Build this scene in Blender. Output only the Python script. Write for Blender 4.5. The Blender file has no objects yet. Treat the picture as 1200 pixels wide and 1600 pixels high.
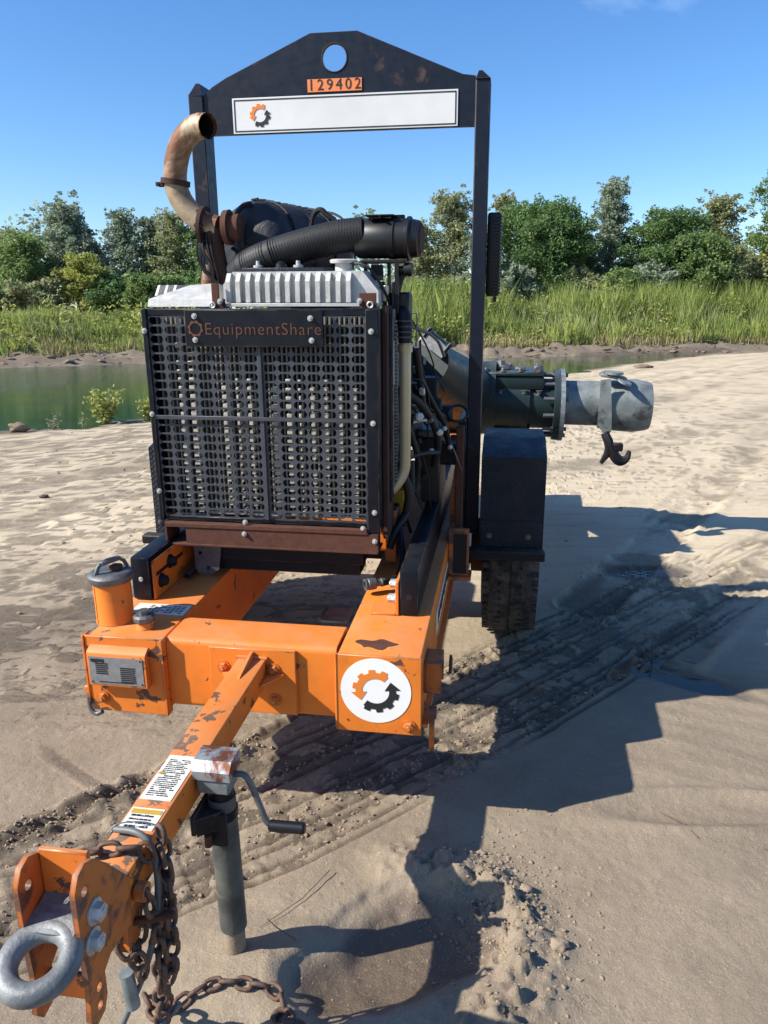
import bpy, bmesh, math, random
import numpy as np
from mathutils import Vector, Matrix, Quaternion
R = math.radians
random.seed(7); rng = np.random.default_rng(7)
scene = bpy.context.scene
col = scene.collection

# ------------------------------------------------------------------ camera, sky, sun, exposure
cam = bpy.data.objects.new('camera', bpy.data.cameras.new('camera')); col.objects.link(cam)
cam.data.sensor_fit = 'VERTICAL'; cam.data.sensor_height = 36.0; cam.data.lens = 36.0 * 1202 / 1600
cam.data.clip_start = 0.05; cam.data.clip_end = 3000
cam.location = (0, 0, 1.4); cam.rotation_euler = (R(90 - 14.3), 0, 0)
scene.camera = cam
SUN_EL = R(37.5); SH = Vector((0.955, 0.296, 0)).normalized()          # SH: the way shadows fall
sun_dir = Vector((-SH.x * math.cos(SUN_EL), -SH.y * math.cos(SUN_EL), math.sin(SUN_EL)))
w = bpy.data.worlds.new("World"); scene.world = w; w.use_nodes = True
wn, wl = w.node_tree.nodes, w.node_tree.links
bg = wn['Background']; bg.inputs[1].default_value = 0.115
sky = wn.new('ShaderNodeTexSky'); sky.sky_type = 'NISHITA'; sky.sun_disc = False
sky.sun_elevation = SUN_EL; sky.sun_rotation = math.atan2(sun_dir.x, sun_dir.y)
sky.air_density = 1.0; sky.dust_density = 0.35; sky.ozone_density = 4.5; sky.altitude = 0
hs = wn.new('ShaderNodeHueSaturation'); hs.inputs['Saturation'].default_value = 1.20; hs.inputs['Hue'].default_value = .505
wl.new(sky.outputs[0], hs.inputs['Color'])
# faint high wisps of cloud
tc = wn.new('ShaderNodeTexCoord'); mp = wn.new('ShaderNodeMapping'); mp.inputs['Scale'].default_value = (1.2, 3.5, 6)
nz = wn.new('ShaderNodeTexNoise'); nz.inputs['Scale'].default_value = 1.6; nz.inputs['Detail'].default_value = 7; nz.inputs['Distortion'].default_value = .6
cr = wn.new('ShaderNodeMapRange'); cr.inputs[1].default_value = .62; cr.inputs[2].default_value = .86; cr.inputs[3].default_value = 0; cr.inputs[4].default_value = .35
mx = wn.new('ShaderNodeMix'); mx.data_type = 'RGBA'; mx.inputs[7].default_value = (8.5, 9.5, 10.5, 1)
wl.new(tc.outputs['Generated'], mp.inputs[0]); wl.new(mp.outputs[0], nz.inputs['Vector']); wl.new(nz.outputs[0], cr.inputs[0])
wl.new(cr.outputs[0], mx.inputs[0]); wl.new(hs.outputs[0], mx.inputs[6]); wl.new(mx.outputs[2], bg.inputs[0])
sl = bpy.data.lights.new('sun', 'SUN'); sl.energy = 5.0; sl.angle = R(0.55); sl.color = (1, .94, .84)
so = bpy.data.objects.new('sun', sl); col.objects.link(so)
so.rotation_euler = (-sun_dir).to_track_quat('-Z', 'Y').to_euler(); so.location = (-10, -5, 12)
vs = scene.view_settings; vs.view_transform = 'Standard'; vs.look = 'None'; vs.exposure = 0.80; vs.gamma = 1; vs.use_curve_mapping = False
scene.cycles.max_bounces = 6; scene.cycles.transparent_max_bounces = 6

# ------------------------------------------------------------------ materials
class N:
    """tiny helper around a material's node tree"""
    def __init__(s, name):
        s.m = bpy.data.materials.new(name); s.m.use_nodes = True
        s.n = s.m.node_tree.nodes; s.l = s.m.node_tree.links; s.b = s.n['Principled BSDF']; s.co = None
    def coord(s):
        if not s.co: s.co = s.n.new('ShaderNodeTexCoord')
        return s.co.outputs['Object']
    def noise(s, scale, detail=4, rough=.55, vec=None, dist=0):
        t = s.n.new('ShaderNodeTexNoise'); t.inputs['Scale'].default_value = scale; t.inputs['Detail'].default_value = detail
        t.inputs['Roughness'].default_value = rough; t.inputs['Distortion'].default_value = dist
        s.l.new(vec if vec is not None else s.coord(), t.inputs['Vector']); return t.outputs[0]
    def rng(s, v, a, b, c=0., d=1.):
        t = s.n.new('ShaderNodeMapRange'); s.l.new(v, t.inputs[0])
        for i, x in enumerate((a, b, c, d)): t.inputs[i + 1].default_value = x
        return t.outputs[0]
    def math(s, op, a, b=None):
        t = s.n.new('ShaderNodeMath'); t.operation = op
        for i, x in enumerate((a, b)):
            if x is None: continue
            if isinstance(x, (int, float)): t.inputs[i].default_value = x
            else: s.l.new(x, t.inputs[i])
        return t.outputs[0]
    def mix(s, f, a, b):
        t = s.n.new('ShaderNodeMix'); t.data_type = 'RGBA'
        if isinstance(f, (int, float)): t.inputs[0].default_value = f
        else: s.l.new(f, t.inputs[0])
        for i, x in ((6, a), (7, b)):
            if isinstance(x, tuple): t.inputs[i].default_value = (*x, 1)
            else: s.l.new(x, t.inputs[i])
        return t.outputs[2]
    def set(s, k, v):
        if isinstance(v, tuple): s.b.inputs[k].default_value = (*v, 1)
        elif isinstance(v, (int, float)): s.b.inputs[k].default_value = v
        else: s.l.new(v, s.b.inputs[k])
    def bump(s, h, strength=.3, dist=.01, after=None):
        t = s.n.new('ShaderNodeBump'); t.inputs['Strength'].default_value = strength; t.inputs['Distance'].default_value = dist
        s.l.new(h, t.inputs['Height'])
        if after is not None: s.l.new(after, t.inputs['Normal'])
        s.l.new(t.outputs[0], s.b.inputs['Normal']); return t.outputs[0]
    def edge(s, r=.004):
        """1 on worn edges, 0 on flats"""
        bv = s.n.new('ShaderNodeBevel'); bv.samples = 3; bv.inputs[0].default_value = r
        g = s.n.new('ShaderNodeNewGeometry'); d = s.n.new('ShaderNodeVectorMath'); d.operation = 'DOT_PRODUCT'
        s.l.new(bv.outputs[0], d.inputs[0]); s.l.new(g.outputs['Normal'], d.inputs[1])
        return s.rng(d.outputs['Value'], .99, .86)
    def up(s, a=.4, b=.95):
        g = s.n.new('ShaderNodeNewGeometry'); x = s.n.new('ShaderNodeSeparateXYZ'); s.l.new(g.outputs['Normal'], x.inputs[0])
        return s.rng(x.outputs[2], a, b)

def paint(name, c, rough=.42, chip=(.07, .035, .022), chip_lo=.66, chip_hi=.69, dust=.25, spec=.4, edge=True, dustc=(.36, .29, .2), chip_scale=14):
    k = N(name)
    base = k.mix(k.rng(k.noise(5, 5), .3, .75), tuple(x * .9 for x in c), tuple(min(1, x * 1.08) for x in c))
    grime = k.math('MAXIMUM', k.rng(k.noise(22, 6, .65), .52, .78, 0, .45), k.rng(k.noise(3, 7, .7, dist=1.2), .55, .75, 0, .35))
    base = k.mix(grime, base, tuple(x * .55 + .01 for x in c))
    ch = k.noise(chip_scale, 6, .62, dist=.3)
    if edge: ch = k.math('ADD', ch, k.math('MULTIPLY', k.edge(), .25))
    m = k.rng(ch, chip_lo, chip_hi)
    rust = k.mix(k.noise(90, 4), chip, tuple(x * 2 for x in chip))
    base = k.mix(m, base, rust)
    if dust: base = k.mix(k.math('MULTIPLY', k.math('MULTIPLY', k.up(), k.rng(k.noise(9, 5), .3, .7)), dust), base, dustc)
    k.set('Base Color', base); k.set('Roughness', k.rng(k.noise(30, 4), .2, .8, rough - .1, rough + .16)); k.set('Specular IOR Level', spec)
    h = k.math('SUBTRACT', k.math('MULTIPLY', k.noise(160, 3), .12), k.math('MULTIPLY', m, .5))
    k.bump(h, .35, .002); return k.m
def metal(name, c, c2, rough=.45, metallic=.7, scale=18, bump=.25, spots=None):
    k = N(name); base = k.mix(k.rng(k.noise(scale, 6, .6), .35, .68), c, c2)
    if spots: base = k.mix(k.rng(k.noise(scale * .6, 7, .65, dist=.5), spots[1], spots[1] + .08), base, spots[0])
    k.set('Base Color', base); k.set('Metallic', metallic); k.set('Roughness', k.rng(k.noise(scale * 2, 4), .2, .8, rough - .12, rough + .15))
    k.bump(k.noise(scale * 8, 4), bump, .002); return k.m
def flat(name, c, rough=.6, var=.25, bump=.15, spec=.4, scale=20):
    k = N(name); k.set('Base Color', k.mix(k.noise(scale, 5), tuple(x * (1 - var) for x in c), tuple(min(1, x * (1 + var)) for x in c)))
    k.set('Roughness', rough); k.set('Specular IOR Level', spec)
    if bump: k.bump(k.noise(scale * 7, 4), bump, .002)
    return k.m
MAT = {}
MAT['orange'] = paint('orange_paint', (.68, .185, .022), dust=.34, chip_lo=.64, chip_hi=.66)
MAT['orange_worn'] = paint('worn_orange_paint', (.66, .18, .024), chip_lo=.56, chip_hi=.58, chip_scale=17, dust=.4)
MAT['orange_rust'] = paint('rusty_orange_paint', (.46, .135, .028), chip_lo=.47, chip_hi=.58, chip=(.075, .036, .024))
MAT['black'] = paint('black_paint', (.003, .005, .010), rough=.34, chip=(.09, .08, .07), chip_lo=.72, chip_hi=.77, dust=.03, spec=.28)
MAT['black_matte'] = paint('dusty_black_paint', (.005, .006, .009), rough=.55, chip=(.09, .05, .035), chip_lo=.7, chip_hi=.78, dust=.2, spec=.3)
MAT['lift'] = paint('weathered_black_paint', (.004, .008, .019), rough=.42, chip=(.10, .055, .035), chip_lo=.62, chip_hi=.82, dust=.03, chip_scale=9, spec=.3)
MAT['grille'] = flat('grille_black', (.045, .052, .062), .45, .35, .1)
MAT['rust'] = flat('rusted_steel', (.085, .038, .026), .85, .45, .5, .2, 35)
MAT['rust_dark'] = flat('dark_rusted_steel', (.045, .025, .02), .8, .5, .5, .25, 30)
MAT['cast'] = metal('cast_aluminium', (.42, .42, .40), (.56, .555, .53), .55, .25, 26, .35, ((.2, .19, .17), .62))
MAT['galv'] = metal('galvanised_steel', (.15, .18, .19), (.30, .33, .34), .5, .45, 20, .3, ((.10, .09, .08), .60))
MAT['galv_dirty'] = metal('dirty_galvanised_steel', (.13, .15, .15), (.29, .32, .31), .55, .35, 9, .3, ((.06, .055, .05), .56))
MAT['sign_white'] = flat('weathered_white_sign', (.66, .66, .64), .5, .16, 0, .4, 7)
MAT['galv_rust'] = metal('rust_stained_galvanised_steel', (.33, .36, .37), (.48, .5, .5), .45, .6, 15, .3, ((.2, .075, .04), .53))
MAT['ring'] = metal('worn_forged_steel', (.11, .12, .125), (.25, .265, .27), .55, .3, 16, .6, ((.11, .07, .05), .60))
MAT['exhaust'] = metal('heat_stained_steel', (.26, .19, .115), (.46, .38, .26), .55, .3, 7, .5, ((.16, .065, .03), .45))
MAT['steel_bolt'] = metal('zinc_plated_bolt', (.38, .38, .36), (.60, .59, .56), .42, .45, 60, .2)
MAT['chain'] = metal('rusty_chain_steel', (.07, .055, .05), (.17, .09, .055), .7, .35, 60, .5)
MAT['pipe_cream'] = metal('dull_brassy_tube', (.36, .33, .2), (.45, .42, .29), .4, .45, 8, .1)
MAT['rubber'] = flat('black_rubber', (.006, .007, .009), .6, .4, .3)
k = N('black_insulation_cloth'); k.set('Base Color', k.mix(k.noise(14, 5), (.008, .011, .018), (.03, .034, .042))); k.set('Roughness', .6); k.set('Specular IOR Level', .3)
b1 = k.bump(k.noise(9, 4, .6, dist=1.2), .55, .02); k.bump(k.noise(300, 3), .3, .002, b1); MAT['fabric'] = k.m
MAT['pump'] = paint('dark_green_pump_paint', (.008, .020, .022), rough=.42, dust=.22, chip=(.08, .07, .06), dustc=(.3, .32, .33))
MAT['plastic'] = flat('black_plastic', (.006, .007, .009), .42, .2, .08)
MAT['dark'] = flat('dark_machinery', (.007, .008, .010), .6, .5, .2)
MAT['steel_dull'] = metal('dull_grey_steel', (.09, .095, .1), (.17, .17, .17), .5, .5, 22, .3)
MAT['yellow'] = flat('faded_yellow', (.42, .27, .03), .6, .25, .1)
MAT['jack'] = metal('mossy_jack_tube', (.045, .05, .05), (.12, .125, .11), .6, .3, 12, .5, ((.17, .14, .09), .56))
MAT['mud'] = flat('dried_mud', (.24, .185, .13), .95, .35, .8, .2, 30)
MAT['white'] = flat('white_decal', (.78, .78, .76), .5, .06, 0)
MAT['decal'] = flat('dirty_white_decal', (.62, .61, .55), .55, .2, 0, .4, 30)
MAT['ink'] = flat('black_print', (.02, .02, .022), .5, .1, 0)
MAT['ink_orange'] = flat('orange_print', (.70, .2, .03), .5, .1, 0)
MAT['tag_orange'] = flat('orange_number_tag', (.75, .22, .07), .5, .1, 0)
MAT['letter_rust'] = flat('rusty_lettering', (.11, .038, .02), .75, .35, .3)
MAT['plate_alu'] = metal('anodised_data_plate', (.22, .23, .24), (.3, .3, .3), .45, .4, 30, .1)
MAT['fin'] = flat('radiator_fin', (.40, .375, .32), .55, .3, .3)
MAT['fin_dark'] = flat('radiator_tube', (.20, .195, .18), .6, .3, .2)
k = N('tread_plate_black')                                           # raised diamonds as fine relief
xyz = k.n.new('ShaderNodeSeparateXYZ'); k.l.new(k.coord(), xyz.inputs[0]); tt = k.math('ADD', xyz.outputs[1], xyz.outputs[2])
s1 = k.math('SINE', k.math('MULTIPLY', k.math('ADD', xyz.outputs[0], tt), 150)); s2 = k.math('SINE', k.math('MULTIPLY', k.math('SUBTRACT', xyz.outputs[0], tt), 150))
dia = k.rng(k.math('ABSOLUTE', k.math('MULTIPLY', s1, s2)), .35, .6)
k.set('Base Color', k.mix(k.rng(k.noise(6, 5), .4, .8), (.006, .011, .018), (.022, .028, .036))); k.set('Roughness', k.rng(k.noise(20, 4), .3, .7, .4, .65)); k.set('Specular IOR Level', .35)
k.bump(dia, 1.0, .004); MAT['tread_plate'] = k.m
k = N('tyre_rubber'); du = k.rng(k.noise(16, 6, .7), .42, .72)
k.set('Base Color', k.mix(du, (.014, .014, .015), (.13, .105, .08))); k.set('Roughness', .85); k.bump(k.noise(120, 4), .4, .003); MAT['tyre'] = k.m

# ------------------------------------------------------------------ mesh builders
def frame_of(d):
    d = Vector(d).normalized(); a = Vector((0, 0, 1)) if abs(d.z) < .9 else Vector((1, 0, 0))
    x = a.cross(d).normalized(); return x, d.cross(x), d
class M:
    def __init__(s): s.v = []; s.f = []
    def add(s, vs, fs):
        o = len(s.v); s.v += [tuple(p) for p in vs]; s.f += [tuple(i + o for i in f) for f in fs]; return s
    def box(s, x0, x1, y0, y1, z0, z1, b=0.0, mat=None, seg=1):
        if x0 > x1: x0, x1 = x1, x0
        bm = bmesh.new(); bmesh.ops.create_cube(bm, size=1)
        for v in bm.verts: v.co = Vector((x0 if v.co.x < 0 else x1, y0 if v.co.y < 0 else y1, z0 if v.co.z < 0 else z1))
        if b: bmesh.ops.bevel(bm, geom=bm.edges[:], offset=b, segments=seg, affect='EDGES', profile=.6)
        if mat is not None: bm.transform(mat)
        bm.verts.index_update(); s.add([v.co.copy() for v in bm.verts], [[v.index for v in f.verts] for f in bm.faces]); bm.free(); return s
    def cyl(s, a, b, r0, r1=None, n=20, caps=True):
        r1 = r0 if r1 is None else r1; a, b = Vector(a), Vector(b); x, y, d = frame_of(b - a); vs = []
        for c, r in ((a, r0), (b, r1)):
            for i in range(n): t = 2 * math.pi * i / n; vs.append(c + (x * math.cos(t) + y * math.sin(t)) * r)
        fs = [(i, (i + 1) % n, n + (i + 1) % n, n + i) for i in range(n)]
        if caps: fs += [tuple(range(n - 1, -1, -1)), tuple(range(n, 2 * n))]
        return s.add(vs, fs)
    def lathe(s, prof, o, d, n=28, closed=False):
        """prof: (distance along d, radius)"""
        o = Vector(o); x, y, d = frame_of(d); vs = []
        for h, r in prof:
            for i in range(n): t = 2 * math.pi * i / n; vs.append(o + d * h + (x * math.cos(t) + y * math.sin(t)) * r)
        m = len(prof); fs = []
        for j in range(m if closed else m - 1):
            k2 = (j + 1) % m
            for i in range(n): fs.append((j * n + i, j * n + (i + 1) % n, k2 * n + (i + 1) % n, k2 * n + i))
        if not closed: fs += [tuple(range(n - 1, -1, -1)), tuple(range((m - 1) * n, m * n))]
        return s.add(vs, fs)
    def tube(s, pts, r, n=10, closed=False, caps=True, sub=0):
        pts = [Vector(p) for p in pts]
        rs = list(r) if isinstance(r, (list, tuple)) else [r] * len(pts)
        for _ in range(sub):                                         # corner cutting makes smooth bends
            q, qr = [], []
            cnt = len(pts) if closed else len(pts) - 1
            if not closed: q.append(pts[0]); qr.append(rs[0])
            for i in range(cnt):
                a, b = pts[i], pts[(i + 1) % len(pts)]; ra, rb = rs[i], rs[(i + 1) % len(pts)]
                q += [a.lerp(b, .25), a.lerp(b, .75)]; qr += [ra * .75 + rb * .25, ra * .25 + rb * .75]
            if not closed: q.append(pts[-1]); qr.append(rs[-1])
            pts, rs = q, qr
        m = len(pts); tang = []
        for i in range(m):
            a = pts[(i - 1) % m] if (closed or i > 0) else pts[i]; b = pts[(i + 1) % m] if (closed or i < m - 1) else pts[i]
            tang.append((b - a).normalized())
        x, y, _ = frame_of(tang[0]); vs = []
        for i in range(m):
            if i: q = tang[i - 1].rotation_difference(tang[i]); x = q @ x
            x = (x - tang[i] * x.dot(tang[i])).normalized(); y = tang[i].cross(x)
            for j in range(n): t = 2 * math.pi * j / n; vs.append(pts[i] + (x * math.cos(t) + y * math.sin(t)) * rs[i])
        fs = []
        for i in range(m if closed else m - 1):
            k2 = (i + 1) % m
            for j in range(n): fs.append((i * n + j, i * n + (j + 1) % n, k2 * n + (j + 1) % n, k2 * n + j))
        if caps and not closed: fs += [tuple(range(n - 1, -1, -1)), tuple(range((m - 1) * n, m * n))]
        return s.add(vs, fs)
    def prism(s, poly, axis, a, b):
        """polygon in the two other axes, extruded along axis ('x','y','z')"""
        def P(p, h): return {'x': (h, p[0], p[1]), 'y': (p[0], h, p[1]), 'z': (p[0], p[1], h)}[axis]
        n = len(poly); vs = [P(p, a) for p in poly] + [P(p, b) for p in poly]
        return s.add(vs, [tuple(range(n)), tuple(range(2 * n - 1, n - 1, -1))] + [(i, n + i, n + (i + 1) % n, (i + 1) % n) for i in range(n)])
    def bolt(s, p, d, r=.012, h=.009, washer=True, n=6):
        p = Vector(p); d = Vector(d).normalized()
        if washer: s.cyl(p, p + d * .003, r * 1.35, n=14)
        s.cyl(p + d * .003, p + d * (.003 + h), r, r * .93, n=n); s.cyl(p + d * (.003 + h), p + d * (.006 + h), r * .55, r * .45, n=10); return s
    def mesh(s, name, sharp=38):
        me = bpy.data.meshes.new(name); me.from_pydata(s.v, [], s.f); me.validate()
        bm = bmesh.new(); bm.from_mesh(me); bmesh.ops.recalc_face_normals(bm, faces=bm.faces); bm.to_mesh(me); bm.free()
        me.shade_smooth(); me.set_sharp_from_angle(angle=R(sharp)); return me
def tag(o, label=None, cat=None, group=None, kind=None):
    for kk, vv in (('label', label), ('category', cat), ('group', group), ('kind', kind)):
        if vv: o[kk] = vv
    return o
def link(name, data, parent=None, mat=None, loc=None):
    o = bpy.data.objects.new(name, data); col.objects.link(o)
    if mat is not None and not data.materials: data.materials.append(mat)
    if parent is not None: o.parent = parent
    if loc is not None: o.location = loc
    return o
def curve_plate(outer, holes, t, name, mat=None):
    """flat sheet with real holes: XY outline, thickness t"""
    cu = bpy.data.curves.new(name, 'CURVE'); cu.dimensions = '2D'; cu.fill_mode = 'BOTH'; cu.extrude = t / 2
    for poly in [outer] + list(holes):
        sp = cu.splines.new('POLY'); sp.points.add(len(poly) - 1); sp.use_cyclic_u = True
        for i, p in enumerate(poly): sp.points[i].co = (p[0], p[1], 0, 1)
    o = bpy.data.objects.new('tmp', cu); col.objects.link(o); bpy.context.view_layer.update()
    me = bpy.data.meshes.new_from_object(o.evaluated_get(bpy.context.evaluated_depsgraph_get()))
    bpy.data.objects.remove(o); bpy.data.curves.remove(cu); me.name = name
    if mat is not None: me.transform(mat)
    return me
def text_mesh(body, size, depth, mat=None, spacing=1.0, bold=0.0):
    cu = bpy.data.curves.new('lettering', 'FONT'); cu.body = body; cu.size = size; cu.extrude = depth; cu.space_character = spacing; cu.offset = bold
    cu.align_x = 'CENTER'; cu.align_y = 'CENTER'; cu.resolution_u = 3
    o = bpy.data.objects.new('tmp', cu); col.objects.link(o); bpy.context.view_layer.update()
    me = bpy.data.meshes.new_from_object(o.evaluated_get(bpy.context.evaluated_depsgraph_get()))
    bpy.data.objects.remove(o); bpy.data.curves.remove(cu); me.name = 'lettering'
    if mat is not None: me.transform(mat)
    return me
def circ(cx, cy, r, n=24, a0=0): return [(cx + r * math.cos(a0 + 2 * math.pi * i / n), cy + r * math.sin(a0 + 2 * math.pi * i / n)) for i in range(n)]
def face_on(v, u=0, w=0):
    """XY sheet -> standing sheet facing the front of the trailer (-v)"""
    return Matrix.Translation((u, v, w)) @ Matrix.Rotation(R(90), 4, 'X')

# ------------------------------------------------------------------ terrain
def _h(ix, iy, s):
    h = (ix.astype(np.int64) * 374761393 + iy.astype(np.int64) * 668265263 + s * 974711) & 0xffffffff
    h = ((h ^ (h >> 13)) * 1274126177) & 0xffffffff; return ((h ^ (h >> 16)) & 0xffff) / 65535.0
def vn(x, y, s=0):
    ix, iy = np.floor(x), np.floor(y); fx, fy = x - ix, y - iy; fx = fx * fx * (3 - 2 * fx); fy = fy * fy * (3 - 2 * fy)
    a, b, c, d = _h(ix, iy, s), _h(ix + 1, iy, s), _h(ix, iy + 1, s), _h(ix + 1, iy + 1, s)
    return (a * (1 - fx) + b * fx) * (1 - fy) + (c * (1 - fx) + d * fx) * fy - .5
def fbm(x, y, s=0, o=4, g=.5):
    r = 0; a = 1
    for i in range(o): r = r + vn(x, y, s + i * 17) * a; x = x * 2.03 + 11.3; y = y * 2.03 - 7.1; a *= g
    return r
def crisp(x, y, s):
    """steep-sided crumbs: mostly flat, with broken raised edges"""
    n = fbm(x, y, s, 4, .62); return ss(.10, .20, n) * .55 + np.clip(n, 0, .5) * .9
def ss(a, b, t): t = np.clip((t - a) / (b - a), 0, 1); return t * t * (3 - 2 * t)
NEAR = np.array([(-60, -20), (-20, .5), (-9, 8.0), (-5.63, 11.22), (-4.83, 12.05), (-3.85, 12.9), (1.6, 19.4), (4.42, 22.2), (8.92, 28.2), (14, 34.5), (18.3, 39), (60, 70)])
FAR = np.array([(-70, 2), (-30, 17), (-12.55, 25.5), (-8.6, 28.0), (2.56, 31.4), (16.3, 36.0), (20, 37.5), (70, 55)])
WL = -.25
def track_mask(x, y, pts):
    """distance to a polyline and length along it"""
    best = np.full(x.shape, 9e9); along = np.zeros(x.shape); side = np.zeros(x.shape); L = 0
    for (ax, ay), (bx, by) in zip(pts[:-1], pts[1:]):
        dx, dy = bx - ax, by - ay; l = math.hypot(dx, dy); t = np.clip(((x - ax) * dx + (y - ay) * dy) / l ** 2, 0, 1)
        px, py = x - ax - t * dx, y - ay - t * dy; d = np.hypot(px, py); m = d < best
        best = np.where(m, d, best); along = np.where(m, L + t * l, along); side = np.where(m, np.sign(px * dy - py * dx), side); L += l
    return best, along, side
TR1 = [(-2.6, 1.0), (-1.5, 1.42), (-.95, 1.66), (-.4, 1.98), (.15, 2.42), (.75, 2.98), (1.5, 3.72), (2.6, 4.7), (4.5, 6.2), (7, 8.5)]
def ground(x, y):
    x = np.asarray(x, float); y = np.asarray(y, float)
    yn = np.interp(x, NEAR[:, 0], NEAR[:, 1]) + .25 * fbm(x * .6, x * 0, 5, 3)
    yf = np.interp(x, FAR[:, 0], FAR[:, 1]) + .5 * fbm(x * .4, x * 0, 9, 3)
    t = y - yn; s = y - yf
    hn = np.where(t < 0, WL * ss(-9, 0, t), WL - .12 * t)
    hf = np.where(s > 0, WL + .26 * ss(0, 2.2, s) + .80 * ss(2.0, 6.5, s) + .35 * ss(8, 30, s), WL + .1 * s)
    h = np.maximum(np.maximum(hn, hf), -1.1)
    far = ss(.5, 3, s); h = h + far * .22 * fbm(x * .5, y * .5, 31, 4); mudz = ss(.05, .5, s) * (1 - ss(3.5, 5.5, s)); h = h + mudz * (.20 * crisp(x * 1.3, y * 3, 77) + .08 * fbm(x * 5, y * 8, 78, 3))
    dark = mudz * (.55 + 1.1 * fbm(x * .9, y * 4, 79, 4)) ; wet = np.zeros(x.shape); r = np.hypot(x, y - 1)
    dry = np.clip(ss(3.5, 7.5, y) , 0, 1)
    # broad unevenness, trampled left beach, fine crumbs
    h = h + .02 * fbm(x * 1.1, y * 1.1, 3, 3)
    rough_l = ss(.3, -.6, x - .12 * y + .25) * ss(2.1, 3.2, y) + .35 * ss(4.5, 7, y)
    rough_l = np.clip(rough_l, 0, 1)
    cl = crisp(x * 2.6, y * 10, 41); c2 = crisp(x * 9, y * 17, 43); far_ = ss(3, 9, y)
    h = h + rough_l * (.0018 * cl * (1 + far_) + .003 * c2 + .0045 * fbm(x * 21, y * 25, 45, 3, .7))
    fk = fbm(x * 13, y * 34, 47, 4, .65); dark += rough_l * ss(.21, .28, fk) * .7 * (.35 + far_) + rough_l * .12 * ss(.0, .3, fbm(x * 1.2, y * 5, 49, 3))  # fk flecks paint the shadowed edges of small tracks into the colour
    h = h + .0022 * fbm(x * 55, y * 55, 51, 3, .6)
    dark += rough_l * ss(-.12, -.3, fbm(x * 6, y * 9, 61, 3, .6)) * .35
    # the churned wheel track under the tongue
    d, al, sd = track_mask(x, y, TR1)
    inb = ss(.30, .19, d + .10 * fbm(x * 5, y * 5, 68, 4)); edge = np.exp(-((d - .255 - .05 * fbm(x * 4, y * 4, 69, 3)) / .03) ** 2) * ss(-.25, .2, fbm(x * 2.2, y * 2.2, 70, 3))
    wob = fbm(x * 5, y * 5, 71, 3)
    lug = np.sin(al * 2 * math.pi / .062 + 2.5 * np.abs(d * 4) + wob * 3) * .5 + .5
    broke = ss(-.1, .25, fbm(x * 3.1, y * 3.1, 79, 3))
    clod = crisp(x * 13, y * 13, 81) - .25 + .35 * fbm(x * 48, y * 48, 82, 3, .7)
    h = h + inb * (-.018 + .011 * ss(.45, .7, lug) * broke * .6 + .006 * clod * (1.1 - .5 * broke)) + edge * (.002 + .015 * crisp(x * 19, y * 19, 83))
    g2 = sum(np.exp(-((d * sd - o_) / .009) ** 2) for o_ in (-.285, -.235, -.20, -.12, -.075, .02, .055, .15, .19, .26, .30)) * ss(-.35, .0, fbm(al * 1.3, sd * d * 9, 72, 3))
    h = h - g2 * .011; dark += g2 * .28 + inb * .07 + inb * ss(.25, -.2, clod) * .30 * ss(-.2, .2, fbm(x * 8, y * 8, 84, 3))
    # a second narrower wheel line on the left and lines across the beach along the shore
    d, al, sd = track_mask(x, y, [(-3.5, 1.0), (-1.7, 1.55), (-1.06, 1.86), (-.74, 2.12), (-.42, 2.36), (-.1, 2.72)])
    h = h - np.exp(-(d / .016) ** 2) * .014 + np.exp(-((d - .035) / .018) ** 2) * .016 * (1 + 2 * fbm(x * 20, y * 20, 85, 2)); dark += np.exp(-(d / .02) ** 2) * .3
    for i, (off, wd, dp) in enumerate(((2.3, .10, .03), (3.1, .14, .04), (4.6, .12, .03), (5.4, .2, .05), (6.6, .15, .04), (8.2, .2, .03))):
        c = yn - off * (1 + .1 * i) + .18 * np.sin(x * .7 + i * 2) + .22 * fbm(x * .5, x * 0 + i, 91, 3); dd = np.abs((y - c) * .62); mm = (y > 3.4)
        mk = np.exp(-(dd / wd) ** 2) * mm; brk = .5 + .9 * fbm(x * 2.4, y * 2.4, 95 + i, 3); brk = np.clip(brk, 0, 1)
        h = h - mk * dp * brk + np.exp(-((dd - wd * 1.6) / (wd * .6)) ** 2) * mm * dp * .7 * np.maximum(fbm(x * 9, y * 9, 97 + i, 3) + .2, 0); dark += mk * brk * .55
    # tracks running away to the right, behind the wheel
    for i, pts in enumerate(([(1.2, 3.0), (3, 5.2), (8, 11), (20, 26)], [(1.0, 3.6), (3.6, 7.5), (8, 15), (16, 27)], [(1.6, 2.2), (3.4, 4.2), (9, 10), (22, 22)], [(2.0, 5.2), (5, 9.8), (11, 18)])):
        d, al, sd = track_mask(x, y, pts); wdt = .11 + .02 * i
        tr = ss(wdt + .03, wdt, d); h = h + tr * (-.012 + .006 * np.sin(al * 2 * math.pi / .05 + sd * 1.1)) + np.exp(-((d - wdt - .03) / .025) ** 2) * .012 * (1 + 2 * fbm(x * 9, y * 9, 99, 2)); dark += tr * .32 * ss(-.15, .35, fbm(x * 3, y * 3, 101 + i, 4, .6)) * ss(11, 4, y)
    # the water pit in front and its raised crumbly rim
    px, py = x - .04, y - 1.46; c, sn = math.cos(.35), math.sin(.35); qx, qy = px * c + py * sn, -px * sn + py * c
    dia = np.hypot(qx / .22, qy / .15) + .45 * fbm(x * 6, y * 6, 105, 3)
    h = h - .042 * ss(1.25, .45, dia) - .010 * ss(1.22, 1.12, dia)
    pitw = ss(1.25, .85, dia); wet = np.maximum(wet, pitw)
    ang = np.arctan2(py, px); rr = np.hypot(px, py)
    rim = np.exp(-((rr - .27) / .085) ** 2) * (ss(-.2, .45, np.cos(ang - .25)) )
    cr_ = fbm(x * 17, y * 17, 107, 4, .65)
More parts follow.
